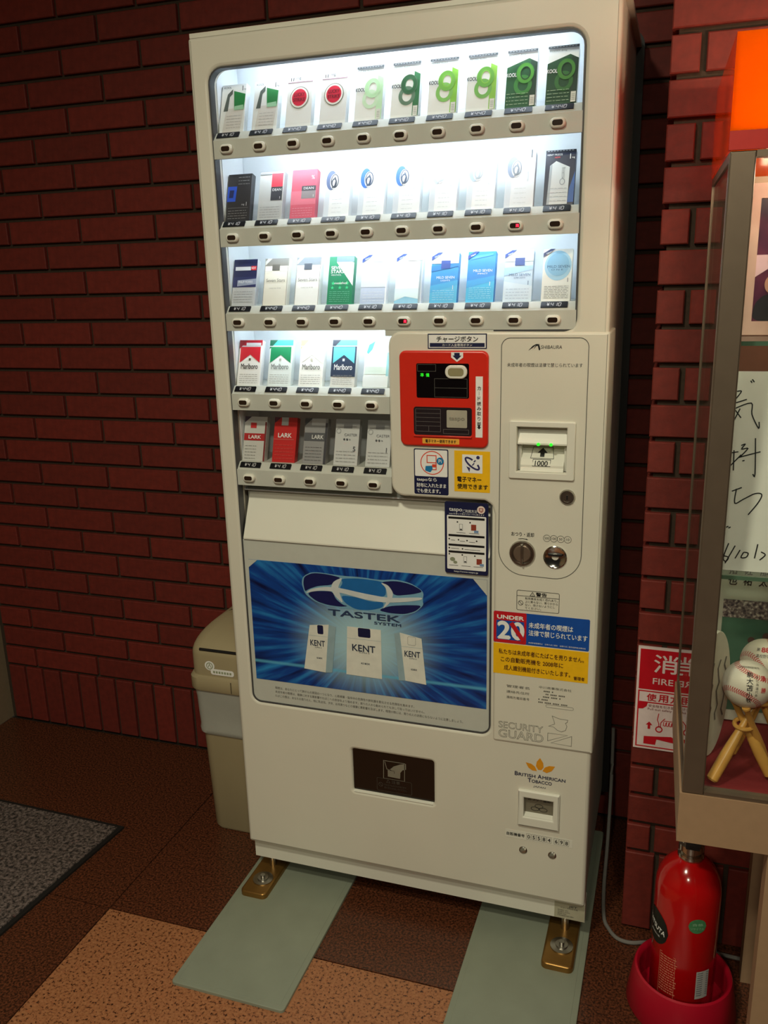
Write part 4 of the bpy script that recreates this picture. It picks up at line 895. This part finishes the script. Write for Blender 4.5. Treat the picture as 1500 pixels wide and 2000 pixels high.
def onbody(rad):
    # wrap (arc length, height) round the bottle; u = 0 faces azimuth AZ
    return lambda u, v, y: (EX + (rad - y) * math.sin(AZ + u / rad), EY - (rad - y) * math.cos(AZ + u / rad), v)
AZ = math.radians(-52)
def subgrid(mb, poly, P, y, n=14):
    x0, x1 = min(p[0] for p in poly), max(p[0] for p in poly)
    for i in range(n):
        a, b_ = x0 + (x1 - x0) * i / n, x0 + (x1 - x0) * (i + 1) / n
        def span(x):
            zs = []
            for k in range(len(poly)):
                (xa, za), (xb, zb) = poly[k - 1], poly[k]
                if (xa - x) * (xb - x) <= 0 and xa != xb: zs.append(za + (zb - za) * (x - xa) / (xb - xa))
            return (min(zs), max(zs)) if zs else None
        sa, sb = span(a + 1e-7), span(b_ - 1e-7)
        if sa and sb: mb.add([P(a, sa[0], y), P(b_, sb[0], y), P(b_, sb[1], y), P(a, sa[1], y)], [(0, 1, 2, 3)])
    return mb
P_ = onbody(.0598)
subgrid(MB(), ell(-.012, .195, .034, .036), P_, -.0002).build('oval_label', M('label_black', (14, 12, 12), .35), ex, fix=False)
mb = MB(); addtext(mb, 'HATSUTA', -.012, .196, .011, -.0006, w=.056, bold=.02, P=P_, rot=-.18)
addtext(mb, '業務用消火器', -.012, .179, .004, -.0006, w=.03, P=P_); mb.build('label_lettering', WINK, ex, smooth=False, fix=False)
AZ2 = math.radians(18)
P2 = (lambda u, v, y: (EX + (.0598 - y) * math.sin(AZ2 + u / .0598), EY - (.0598 - y) * math.cos(AZ2 + u / .0598), v))
subgrid(MB(), ell(0, .232, .0165, .0155), P2, -.0003).build('inspection_label', M('label_green', (66, 128, 84), .5, var=.15, scale=200), ex, fix=False)
mb = MB(); addtext(mb, '合格', 0, .236, .006, -.0008, w=.02, P=P2); addtext(mb, 'リサイクル', 0, .227, .005, -.0008, w=.024, P=P2); mb.build('label_lettering', M('pale_green_ink', (150, 190, 156), .5), ex, smooth=False, fix=False)
AZ3 = math.radians(-30)
P3 = (lambda u, v, y: (EX + (.0598 - y) * math.sin(AZ3 + u / .0598), EY - (.0598 - y) * math.cos(AZ3 + u / .0598), v))
mb = MB()
for i in range(15):
    z = .146 - i * .0056; u = -.014
    while u < .015:
        du = .002 + .005 * random.random(); mb.add([P3(u, z, -.0003), P3(u + du, z, -.0003), P3(u + du, z + .0028, -.0003), P3(u, z + .0028, -.0003)], [(0, 1, 2, 3)]); u += du + .0012
mb.stroke([(-.016, .152), (.016, .152), (.016, .058), (-.016, .058)], .0008, -.0003, True, P=P3)
mb.build('instruction_print', M('pinkish_ink', (206, 120, 96), .5), ex, smooth=False, fix=False)
P4A = math.radians(36)
P4 = (lambda u, v, y: (EX + (.0598 - y) * math.sin(P4A + u / .0598), EY - (.0598 - y) * math.cos(P4A + u / .0598), v))
subgrid(MB(), rect(-.0135, .068, .0135, .130), P4, -.0003).build('data_label', M('label_grey', (176, 178, 176), .5), ex, fix=False)
mb = MB()
for i in range(11): mb.stroke([(-.0115, .126 - i * .005), (-.004, .126 - i * .005), (.0115, .126 - i * .005)], .0022, -.0007, P=P4)
mb.build('data_print', M('print_grey', (120, 124, 128), .5), ex, smooth=False, fix=False)
MB().add([P_(-.004, .2795, .006), P_(.016, .2835, .006), P_(.015, .2895, .0085), P_(-.005, .2855, .0085)], [(0, 1, 2, 3)]).build('gold_label', M('gold_label', (196, 130, 60), .4), ex, fix=False)
# stand
MAG = M('magenta_red_plastic', (176, 14, 40), .35, var=.04, scale=20)
sd = thing('extinguisher_stand', (.976, -.08, 0), 'round red plastic tub holding the fire extinguisher', 'stand')
MB().lathe([(0, 0), (.100, 0), (.103, .006), (.0925, .074), (.090, .082), (.086, .084), (.082, .080), (.080, .074), (.083, .02), (.075, .014), (0, .014)], .978, -.08, 0, 'z', 56).build('tub', MAG, sd)
MB().lathe([(.0, .0135), (.048, .0135), (.055, .0175), (.056, .021), (0, .021)], .978, -.08, 0, 'z', 32).build('tub_seat', MAG, sd)
# power cable
cab_pts = [(.800, .43, .30), (.803, .40, .16), (.806, .30, .06), (.808, .20, .014), (.816, .11, .006), (.830, .075, .006), (.845, .056, .006), (.862, .049, .006), (.882, .050, .006), (.91, .06, .006), (.96, .07, .006), (1.1, .068, .006), (1.4, .05, .006)]
def catmull(p, n=6):
    out = []
    for i in range(len(p) - 1):
        a, b_, c, d_ = [Vector(p[max(0, min(len(p) - 1, i + q))]) for q in (-1, 0, 1, 2)]
        for k in range(n):
            t = k / n; out.append(.5 * ((2 * b_) + (c - a) * t + (2 * a - 5 * b_ + 4 * c - d_) * t * t + (3 * b_ - a - 3 * c + d_) * t ** 3))
    out.append(Vector(p[-1])); return out
cb = MB().tube(catmull(cab_pts), .0042, 8).build('power_cable', M('grey_cable', (120, 116, 112), .5))
tag(cb, 'grey power cable looping from behind the machine to the red tub', 'cable')
# fire extinguisher sign on the pier
sg = thing('fire_extinguisher_sign', (.99, .098, .447), 'red and white fire extinguisher sign on the brick pier', 'sign')
SY = .0965
MB().prism(rect(.857, .447, 1.120, .6725, .001), SY, .1012).build('sign_board', M('sign_white', (232, 214, 212), .35), sg)
SR = M('sign_red', (196, 16, 34), .35)
flat(sg, 'sign_red_field', [rect(.8615, .5805, 1.1155, .668)], SR, SY - .0003)
T(sg, [('消', .911, .6390, .040, dict(w=.046, bold=.012)), ('火', .9885, .6390, .040, dict(w=.046, bold=.012)), ('器', 1.066, .6390, .040, dict(w=.046, bold=.012)), ('FIRE EXTINGUISHER', .888, .6005, .0135, dict(al='l', w=.200, bold=.01))], MATS['sign_white'], SY - .0008)
fr2 = [(.8625, .4525), (1.1145, .4525), (1.1145, .5765), (.8625, .5765)]
lines(sg, 'sign_frame', [fr2 + [fr2[0]], [(.864, .552), (1.113, .552)]], .0026, SR, SY - .0003)
flat(sg, 'step_mark', [[(.863, .551), (.881, .551), (.879, .543), (.872, .537), (.863, .536)]], SR, SY - .0005)
T(sg, [('使', .8875, .5640, .0165, dict(w=.019, bold=.02)), ('用', .910, .5640, .0165, dict(w=.019, bold=.02)), ('方', .9325, .5640, .0165, dict(w=.019, bold=.02)), ('法', .955, .5640, .0165, dict(w=.019, bold=.02))], SR, SY - .0008)
T(sg, [('安全栓を引き抜く', .8825, .5455, .006, dict(al='l', w=.055)), ('Pull out safety pin', .8815, .5375, .006, dict(al='l', w=.058))], M('sign_print', (130, 60, 60), .5), SY - .0008)
mb = MB(); mb.flat([[(.8835, .493), (.8885, .493), (.8885, .502), (.8925, .502), (.886, .5095), (.8795, .502), (.8835, .502)]], SY - .0006)
mb.stroke(ell(.9055, .4945, .0060, None, 18), .0024, SY - .0006, True); mb.stroke([(.905, .5005), (.9045, .508), (.9015, .515), (.9035, .530)], .0016, SY - .0006); mb.stroke([(.908, .5005), (.9085, .510), (.9125, .516), (.916, .520)], .0016, SY - .0006)
for q in range(5): mb.stroke([(.914 + q * .0055, .513), (.9135 + q * .0055, .5045), (.917 + q * .0055, .5035), (.9185 + q * .0055, .512)], .0013, SY - .0006)
mb.stroke([(.9135, .515), (.9445, .5145)], .0014, SY - .0006)
mb.flat([[(.877, .4585), (.900, .4585), (.902, .471), (.945, .466), (.945, .472), (.930, .481), (.905, .478), (.877, .4755)]], SY - .0006)
mb.build('sign_pictogram', SR, sg, smooth=False, fix=False)

# ================================================================ DISPLAY CASE
CX, CY = .9425, -.34
RZ = math.radians(1.6)
CS = thing('display_case', (CX, CY, 0), 'aluminium framed glass display case on a cream base', 'display case', local=True)
CS.rotation_euler = (0, 0, RZ)
CW, CD, CB, CTP = .90, .38, .632, 1.536
def cbox(name, mat, *b, parent=CS): return MB().box(*b).build(name, mat, parent, smooth=False)
CREAM = M('cream_laminate', (166, 134, 104), .5, var=.03)
pw = .031
for xa in (0, CW - pw):
    MB().prism(rect(xa, CB, xa + pw, CTP, .001), 0, .018, bevel=.002).build('front_post', ALU, CS)
    xb = 0 if xa == 0 else CW - .012
    MB().box(xb, CD - .012, CB - .002, xb + .0035, CD, CTP).box(xb + .0065, CD - .012, CB - .002, xb + .010, CD, CTP).box(xb + .001, CD - .010, CB, xb + .009, CD - .001, CTP).build('back_post', ALU, CS, smooth=False)
    xs0 = xa if xa == 0 else CW - .008
    cbox('side_rail', ALU, xs0, .018, CB, xs0 + .008, CD - .012, CB + .012)
    cbox('side_rail', ALU, xs0, .018, CTP - .012, xs0 + .008, CD - .012, CTP)
cbox('front_rail', ALU, pw, 0, CTP - .008, CW - pw, .018, CTP)
cbox('back_rail', ALU, .012, CD - .012, CTP - .012, CW - .012, CD, CTP)
cbox('front_sill', ALU, pw, 0, CB, CW - pw, .018, CB + .006)
cbox('glass_pane', CASEGLASS, pw, .007, CB + .006, CW - pw, .011, CTP - .008)
cbox('glass_pane', CASEGLASS, .002, .018, CB + .012, .006, CD - .012, CTP - .012)
cbox('glass_pane', CASEGLASS, CW - .006, .018, CB + .012, CW - .002, CD - .012, CTP - .012)
cbox('back_panel', M('case_back', (120, 74, 62), .7), .012, CD - .008, CB + .004, CW - .012, CD - .002, CTP - .012)
cbox('base_board', CREAM, -.003, -.002, .548, CW + .003, CD, CB)
cbox('felt_floor', M('red_felt', (120, 22, 28), .95, bump=.3, scale=300), .010, .018, CB, CW - .010, CD - .012, CB + .004)
MB().tube([(.06, .032, CTP - .022), (CW - .06, .032, CTP - .022)], .006, 12).build('case_lamp', M('case_tube', (255, 236, 214), .5, emit=38.0, ecol=(255, 232, 206)), CS)
SHG = glass('shelf_glass', (.86, .94, .9), .8)
shelf_edge = M('green_glass_edge', (84, 112, 92), .2)
for z in (.966, 1.296):
    cbox('shelf_pane', SHG, .012, .035, z, CW - .012, CD - .014, z + .006)
    cbox('shelf_edge', shelf_edge, .012, .034, z, CW - .012, .0352, z + .006)
for xa, ya in ((.128, .002), (CW - .168, .002), (.160, CD - .034), (CW - .200, CD - .034)):
    cbox('leg', CREAM, xa, ya, 0, xa + .032, ya + .032, .548)
def place(o):
    """seat a thing given in case coordinates"""
    o.matrix_world = Matrix.Translation((CX, CY, 0)) @ Matrix.Rotation(RZ, 4, 'Z') @ o.matrix_basis
    return o
def cthing(name, loc, label, cat, group=None, rot=(0, 0, 0)):
    t = thing(name, loc, label, cat, group, local=True); t.rotation_euler = rot; t.rotation_euler[2] += RZ
    v = Matrix.Rotation(RZ, 3, 'Z') @ Vector(loc); t.location = (CX + v.x, CY + v.y, v.z); return t
# orange acrylic light box on top
def acrylic(name, col, tr):
    m = bpy.data.materials.new(name); m.use_nodes = True; nt = m.node_tree; N = nt.nodes; L = nt.links; N.remove(N['Principled BSDF'])
    a = N.new('ShaderNodeBsdfTranslucent'); a.inputs[0].default_value = col
    b_ = N.new('ShaderNodeBsdfTransparent'); b_.inputs[0].default_value = col
    dfs = N.new('ShaderNodeBsdfDiffuse'); dfs.inputs[0].default_value = col
    tc = N.new('ShaderNodeTexCoord'); no = N.new('ShaderNodeTexNoise'); no.inputs['Scale'].default_value = 30; L.new(tc.outputs['Object'], no.inputs[0])
    mr = N.new('ShaderNodeMapRange'); mr.inputs[3].default_value = tr - .03; mr.inputs[4].default_value = tr + .03; L.new(no.outputs[0], mr.inputs[0])
    m0 = N.new('ShaderNodeMixShader'); m0.inputs[0].default_value = .25; L.new(a.outputs[0], m0.inputs[1]); L.new(dfs.outputs[0], m0.inputs[2])
    m1 = N.new('ShaderNodeMixShader'); L.new(mr.outputs[0], m1.inputs[0]); L.new(m0.outputs[0], m1.inputs[1]); L.new(b_.outputs[0], m1.inputs[2])
    g = N.new('ShaderNodeBsdfGlossy'); g.inputs['Roughness'].default_value = .08; fr = thin_fresnel(N, L, 1.45)
    mx = N.new('ShaderNodeMixShader'); L.new(fr.outputs[0], mx.inputs[0]); L.new(m1.outputs[0], mx.inputs[1]); L.new(g.outputs[0], mx.inputs[2])
    L.new(mx.outputs[0], N['Material Output'].inputs[0]); return m
lb_ = cthing('light_box', (0, 0, CTP + .001), 'glowing orange acrylic light box on top of the display case', 'light box')
ORA = acrylic('orange_acrylic', (1.0, .32, .0, 1), .10); ORS = acrylic('orange_acrylic_clear', (1.0, .22, .01, 1), .34)
MB().box(-.002, -.002, .022, CW + .002, .001, .132).build('front_sheet', ORA, lb_, smooth=False)
MB().box(-.002, .001, 0, .001, CD, .132).build('side_sheet', ORS, lb_, smooth=False)
MB().box(CW - .001, .001, 0, CW + .002, CD, .132).build('side_sheet', ORS, lb_, smooth=False)
MB().box(-.002, -.002, 0, CW + .002, .004, .022).build('lower_lip', M('orange_lip', (190, 24, 2), .45), lb_, smooth=False)
MB().box(.002, CD - .004, 0, CW - .002, CD, .132).build('back_sheet', ORS, lb_, smooth=False)
MB().tube([(.10, .10, .055), (.80, .10, .055)], .012, 12).build('lamp_tube', M('warm_tube', (255, 226, 180), .5, emit=46.0, ecol=(255, 226, 186)), lb_)
for xx in (.05, .82): MB().box(xx, .085, 0, xx + .03, .115, .07).build('lamp_holder', WHITE2, lb_, smooth=False)

def board(mb, w, h, th): return mb.box(0, 0, 0, w, th, h)
# autograph board with brush writing
ab = cthing('autograph_board', (.0365, .058, .972), 'white autograph board with black brush writing on the glass shelf', 'autograph board', rot=(math.radians(-6), 0, 0))
MB().box(0, 0, 0, .245, .004, .286).build('card', M('shikishi_white', (240, 236, 228), .5, var=.02), ab, smooth=False)
ST = [[(0.979, 1.23), (0.985, 1.23), (0.978, 1.219)], [(0.979, 1.214), (0.993, 1.219)], [(0.978, 1.206), (0.999, 1.214), (1.001, 1.198), (1.011, 1.179), (1.011, 1.188)], [(0.977, 1.206), (0.987, 1.193)], [(0.985, 1.206), (0.978, 1.189)], [(0.996, 1.245), (0.998, 1.242)], [(0.998, 1.247), (1.001, 1.243)], [(0.977, 1.143), (0.987, 1.145)], [(0.981, 1.147), (0.982, 1.118)], [(0.977, 1.124), (0.991, 1.141)], [(0.99, 1.154), (0.995, 1.156), (0.991, 1.149), (0.999, 1.15), (0.989, 1.137)], [(0.988, 1.137), (1.016, 1.146)], [(1.008, 1.165), (1.011, 1.114), (1.008, 1.114)], [(0.993, 1.132), (0.996, 1.133)], [(0.982, 1.088), (0.995, 1.094)], [(0.988, 1.092), (0.987, 1.071), (0.998, 1.077), (1.013, 1.086), (1.022, 1.085), (1.018, 1.073), (1.006, 1.055)], [(0.978, 1.035), (0.981, 1.037)], [(0.981, 1.034), (0.984, 1.036)], [(0.983, 1.012), (0.977, 0.99), (0.981, 0.985), (0.984, 0.991), (0.977, 0.993)], [(0.992, 1.009), (0.98, 0.982)], [(0.999, 1.003), (0.993, 0.99)], [(1.004, 1.0), (1.001, 0.992), (1.008, 0.993), (1.01, 0.999), (1.004, 1.0)], [(1.022, 1.013), (1.019, 0.992)], [(1.027, 1.002), (1.033, 0.998), (1.026, 0.99)]]
ax, az = CX + .0365 - .058 * math.sin(RZ), .972
mb = MB()
for s in ST:
    pts = [Vector((a - ax, b_ - az, 0)) for a, b_ in s]
    if len(pts) > 2: pts = catmull(pts, 4)
    mb.stroke([(p[0], p[1]) for p in pts], .0017, -.0005)
mb.build('brush_writing', BLACK, ab, smooth=False, fix=False)
flm = glass('clear_film', (1, 1, 1), 1.0, 1.5, .04)
fv, ff = [], []
nx, nz = 24, 28
for i in range(nx + 1):
    for j in range(nz + 1):
        fv.append((.245 * i / nx, -.004 - .0022 * math.sin(i * .9 + j * .35) * math.sin(j * .55), .286 * j / nz))
for i in range(nx):
    for j in range(nz): a = i * (nz + 1) + j; ff.append((a, a + nz + 1, a + nz + 2, a + 1))
MB().add(fv, ff).build('film_sleeve', flm, ab)
# framed photograph on the upper shelf
def photo_mat(name, cols, scale, seed):
    m = bpy.data.materials.new(name); m.use_nodes = True; nt = m.node_tree; N = nt.nodes; L = nt.links; p = N['Principled BSDF']; p.inputs['Roughness'].default_value = .35
    tc = N.new('ShaderNodeTexCoord'); no = N.new('ShaderNodeTexNoise'); no.inputs['Scale'].default_value = scale; no.inputs['Detail'].default_value = 3
    mp_ = N.new('ShaderNodeMapping'); mp_.inputs['Location'].default_value = (seed, seed * 2, seed); L.new(tc.outputs['Object'], mp_.inputs[0]); L.new(mp_.outputs[0], no.inputs['Vector'])
    cr = N.new('ShaderNodeValToRGB'); e = cr.color_ramp.elements; cr.color_ramp.interpolation = 'EASE'
    e[0].position, e[0].color = .36, rgb(*cols[0]); e[1].position, e[1].color = .66, rgb(*cols[-1])
    for i, c in enumerate(cols[1:-1]): k = e.new(.36 + .3 * (i + 1) / (len(cols) - 1)); k.color = rgb(*c)
    L.new(no.outputs['Fac'], cr.inputs[0]); L.new(cr.outputs[0], p.inputs['Base Color']); return m
fp = cthing('framed_photograph', (.042, .135, 1.303), 'dark purple photograph of people in a wide white mount', 'photograph')
MB().prism(rect(0, 0, .30, .205), 0, .008, [rect(.012, .019, .288, .185)]).build('mount', M('mount_white', (186, 156, 142), .5), fp)
plate(fp, 'picture', rect(.011, .018, .289, .186), photo_mat('purple_photo', [(36, 18, 36), (70, 30, 54), (96, 44, 66)], 14, 3.0), .003, .003)
for cx_, hh, c in ((.036, .07, (20, 18, 26)), (.085, .082, (30, 26, 34)), (.14, .076, (24, 20, 30))):
    flat(fp, 'pictured_person', [smooth_poly([(cx_ - .024, .019), (cx_ - .022, hh * .62), (cx_ - .01, hh * .8), (cx_ + .01, hh * .8), (cx_ + .022, hh * .62), (cx_ + .024, .019)])], M('suit_%d' % int(cx_ * 1000), c, .5), .0024)
    flat(fp, 'pictured_face', [ell(cx_, hh, .0105, .013)], M('face_tone', (170, 128, 108), .5), .0022)
flat(fp, 'pictured_flag', [[(.012, .08), (.03, .092), (.045, .086), (.045, .11), (.012, .11)]], M('flag_tone', (196, 168, 176), .5), .0026)
# names and ball-game picture below the shelf
tpn = cthing('team_photograph', (.046, .235, .640), 'tall white panel with brush-written names above a ball game picture', 'photograph')
MB().box(0, 0, 0, .42, .005, .315).build('panel', M('panel_white', (204, 198, 184), .5, var=.02), tpn, smooth=False)
flat(tpn, 'picture', [rect(.012, .02, .405, .222)], photo_mat('field_photo', [(58, 92, 78), (74, 110, 92), (66, 100, 84)], 9, 1.0), -.0005)
flat(tpn, 'pictured_crowd', [rect(.012, .19, .405, .222)], photo_mat('crowd_photo', [(60, 52, 60), (120, 104, 104), (190, 176, 168)], 190, 5.0), -.0008)
for q, (cx_, cz_, s) in enumerate(((.060, .135, 1.0), (.083, .142, 1.1), (.110, .128, 1.2), (.150, .135, 1.0))):
    flat(tpn, 'pictured_player', [smooth_poly([(cx_ - .008 * s, cz_ - .035 * s), (cx_ - .010 * s, cz_ + .006 * s), (cx_, cz_ + .012 * s), (cx_ + .010 * s, cz_ + .006 * s), (cx_ + .008 * s, cz_ - .035 * s)])], M('uniform_tone', (140, 132, 122), .5), -.0010)
    flat(tpn, 'pictured_cap', [ell(cx_, cz_ + .017 * s, .0055 * s, .006 * s)], M('cap_tone', (84, 60, 56), .5), -.0012)
mb = MB()
for q, s in enumerate(('楠拓也', '山佐祐', '山郁太')): vtext(mb, s, .0235 + q * .0235, .299 - .006, .0155, -.0006, .0185, w=.014, bold=.01, shear=.1)
mb.build('brush_writing', BLACK, tpn, smooth=False, fix=False)
# signed oval plaque against the side glass
ov = cthing('oval_plaque', (.040, .112, .637), 'white oval signed plaque leaning on the side glass of the case', 'plaque', rot=(0, 0, math.radians(58)))
op = ell(0, .108, .050, .108, 40)
MB().prism(op, -.004, .004, bevel=.0015).build('plaque_board', M('plaque_white', (220, 212, 198), .5), ov)
mb = MB()
for q in range(4):
    px = [(-.03 + q * .02 + .004 * math.sin(k * 2.1 + q),   .165 - k * .013) for k in range(9)]
    mb.stroke(px, .0035, -.0046)
mb.build('brush_writing', M('faded_ink', (110, 104, 100), .6), ov, smooth=False, fix=False)

# baseballs on crossed-bat stands
BALLM = M('ball_leather', (226, 214, 198), .45, var=.02); STI = M('red_thread', (196, 50, 60), .6); BATM = M('honey_wood', (206, 150, 74), .3, var=.12, scale=35)
def sphere_pt(rad, la, lo): return Vector((rad * math.cos(la) * math.sin(lo), -rad * math.cos(la) * math.cos(lo), rad * math.sin(la)))
def baseball(loc, label, texts, rot):
    t = cthing('baseball', loc, label, 'baseball', 'commemorative balls in the case'); R_ = .036
    mb = MB(); prof = [(R_ * math.cos(a), R_ * math.sin(a)) for a in [math.radians(-90 + 180 * i / 24) for i in range(25)]]
    prof[0] = (0, -R_); prof[-1] = (0, R_)
    mb.lathe(prof, 0, 0, 0, 'z', 40).build('leather', BALLM, t)
    # seam curve of a ball
    Rm = Matrix.Rotation(rot[2], 3, 'Z') @ Matrix.Rotation(rot[0], 3, 'X') @ Matrix.Rotation(rot[1], 3, 'Y')
    def seam(s):
        A = .44; a = math.pi / 2 - (math.pi / 2 - A) * math.cos(s); b_ = s / 2 + A * math.sin(2 * s)
        return Rm @ Vector((math.sin(a) * math.cos(b_), math.cos(a), math.sin(a) * math.sin(b_)))
    mb = MB(); n = 108
    pts = [seam(4 * math.pi * i / n) for i in range(n)]
    for i in range(n):
        p = pts[i]; tg = (pts[(i + 1) % n] - pts[i - 1]).normalized(); sd_ = p.cross(tg).normalized()
        for sg_ in (-1, 1):
            a = p * (R_ + .0002); b_ = (p + sd_ * sg_ * .11 + tg * .05).normalized() * (R_ + .0003); w_ = tg * .0007
            mb.add([a - w_, a + w_, b_ + w_, b_ - w_], [(0, 1, 2, 3)])
    mb.build('stitching', STI, t, smooth=False, fix=False)
    for items, col in texts:
        mb = MB(); PS = lambda u, v, y: tuple(Matrix.Rotation(math.radians(-22), 3, 'X') @ sphere_pt(R_ + .0004 - y, v / R_, (u - .003) / R_))
        for it in items: addtext(mb, it[0], it[1], it[2], it[3], 0, P=PS, **(it[4] if len(it) > 4 else {}))
        mb.build('ball_lettering', col, t, smooth=False, fix=False)
    return t
def bat_stand(loc, feet, top, label):
    t = cthing('bat_stand', loc, label, 'stand', 'miniature bat stands in the case')
    for (fx, fy), (tx, ty) in zip(feet, top):
        a = Vector((fx, fy, .0085)); b_ = Vector((tx, ty, .128)); d_ = b_ - a
        prof = [(0, .006), (.02, .0088), (.30, .0090), (.5, .0074), (.68, .0052), (.92, .0044), (.965, .0052), (.98, .0066), (1.0, .0060)]
        MB().tube([a + d_ * q for q, _ in prof], [r_ for _, r_ in prof], 12).build('bat', BATM, t)
    ring = [(.0135 * math.cos(q * math.pi / 9), .0115 * math.sin(q * math.pi / 9) + .0, .088 + .003 * math.sin(q * math.pi / 9)) for q in range(18)]
    MB().tube(ring, .0034, 8, closed=True).build('binding_ring', BATM, t)
    return t
ft_ = [(-.043, -.040), (.044, -.004), (.040, .030)]
tpp = [(.020, .016), (-.020, .010), (-.002, -.022)]
bz = CB + .0045
def case_xy(wx, wy):
    v = Matrix.Rotation(-RZ, 3, 'Z') @ Vector((wx - CX, wy - CY, 0)); return v.x, v.y
x1_, y1_ = case_xy(1.026, -.274); x2_, y2_ = case_xy(1.056, -.185)
bat_stand((x1_, y1_, bz), ft_, tpp, 'three crossed miniature bats under the ball with red seam writing')
bat_stand((x2_, y2_, bz), ft_, tpp, 'three crossed miniature bats under the rear ball')
vt = lambda s, x, z, h, p, **k: [(ch, x, z - i * p, h, dict(k)) for i, ch in enumerate(s)]
baseball((x1_, y1_, bz + .1555), 'baseball lettered in black and red columns on a bat stand', [(vt('駒大苫小牧', .002, .016, .0088, .0098, w=.0092, bold=.015), BLACK), (vt('南北海道代表', .0122, .013, .0042, .0054), GREYI), (vt('優勝', .0225, .012, .0078, .0175, bold=.015), STI), ([('全国高等学校野球選手権大会', .0, .0285, .0042, dict(w=.042))], GREYI)], (math.radians(-24), math.radians(200), math.radians(-6)))
baseball((x2_, y2_, bz + .1555), 'baseball printed with an edition number, behind the lettered ball', [([('第', -.012, .0195, .006), ('回', .012, .0195, .006), ('高校野球選手権', .004, .009, .006, dict(w=.036))], BLACK), ([('88', .0, .0195, .009, dict(w=.014, bold=.03))], STI)], (math.radians(-24), math.radians(60), math.radians(10)))
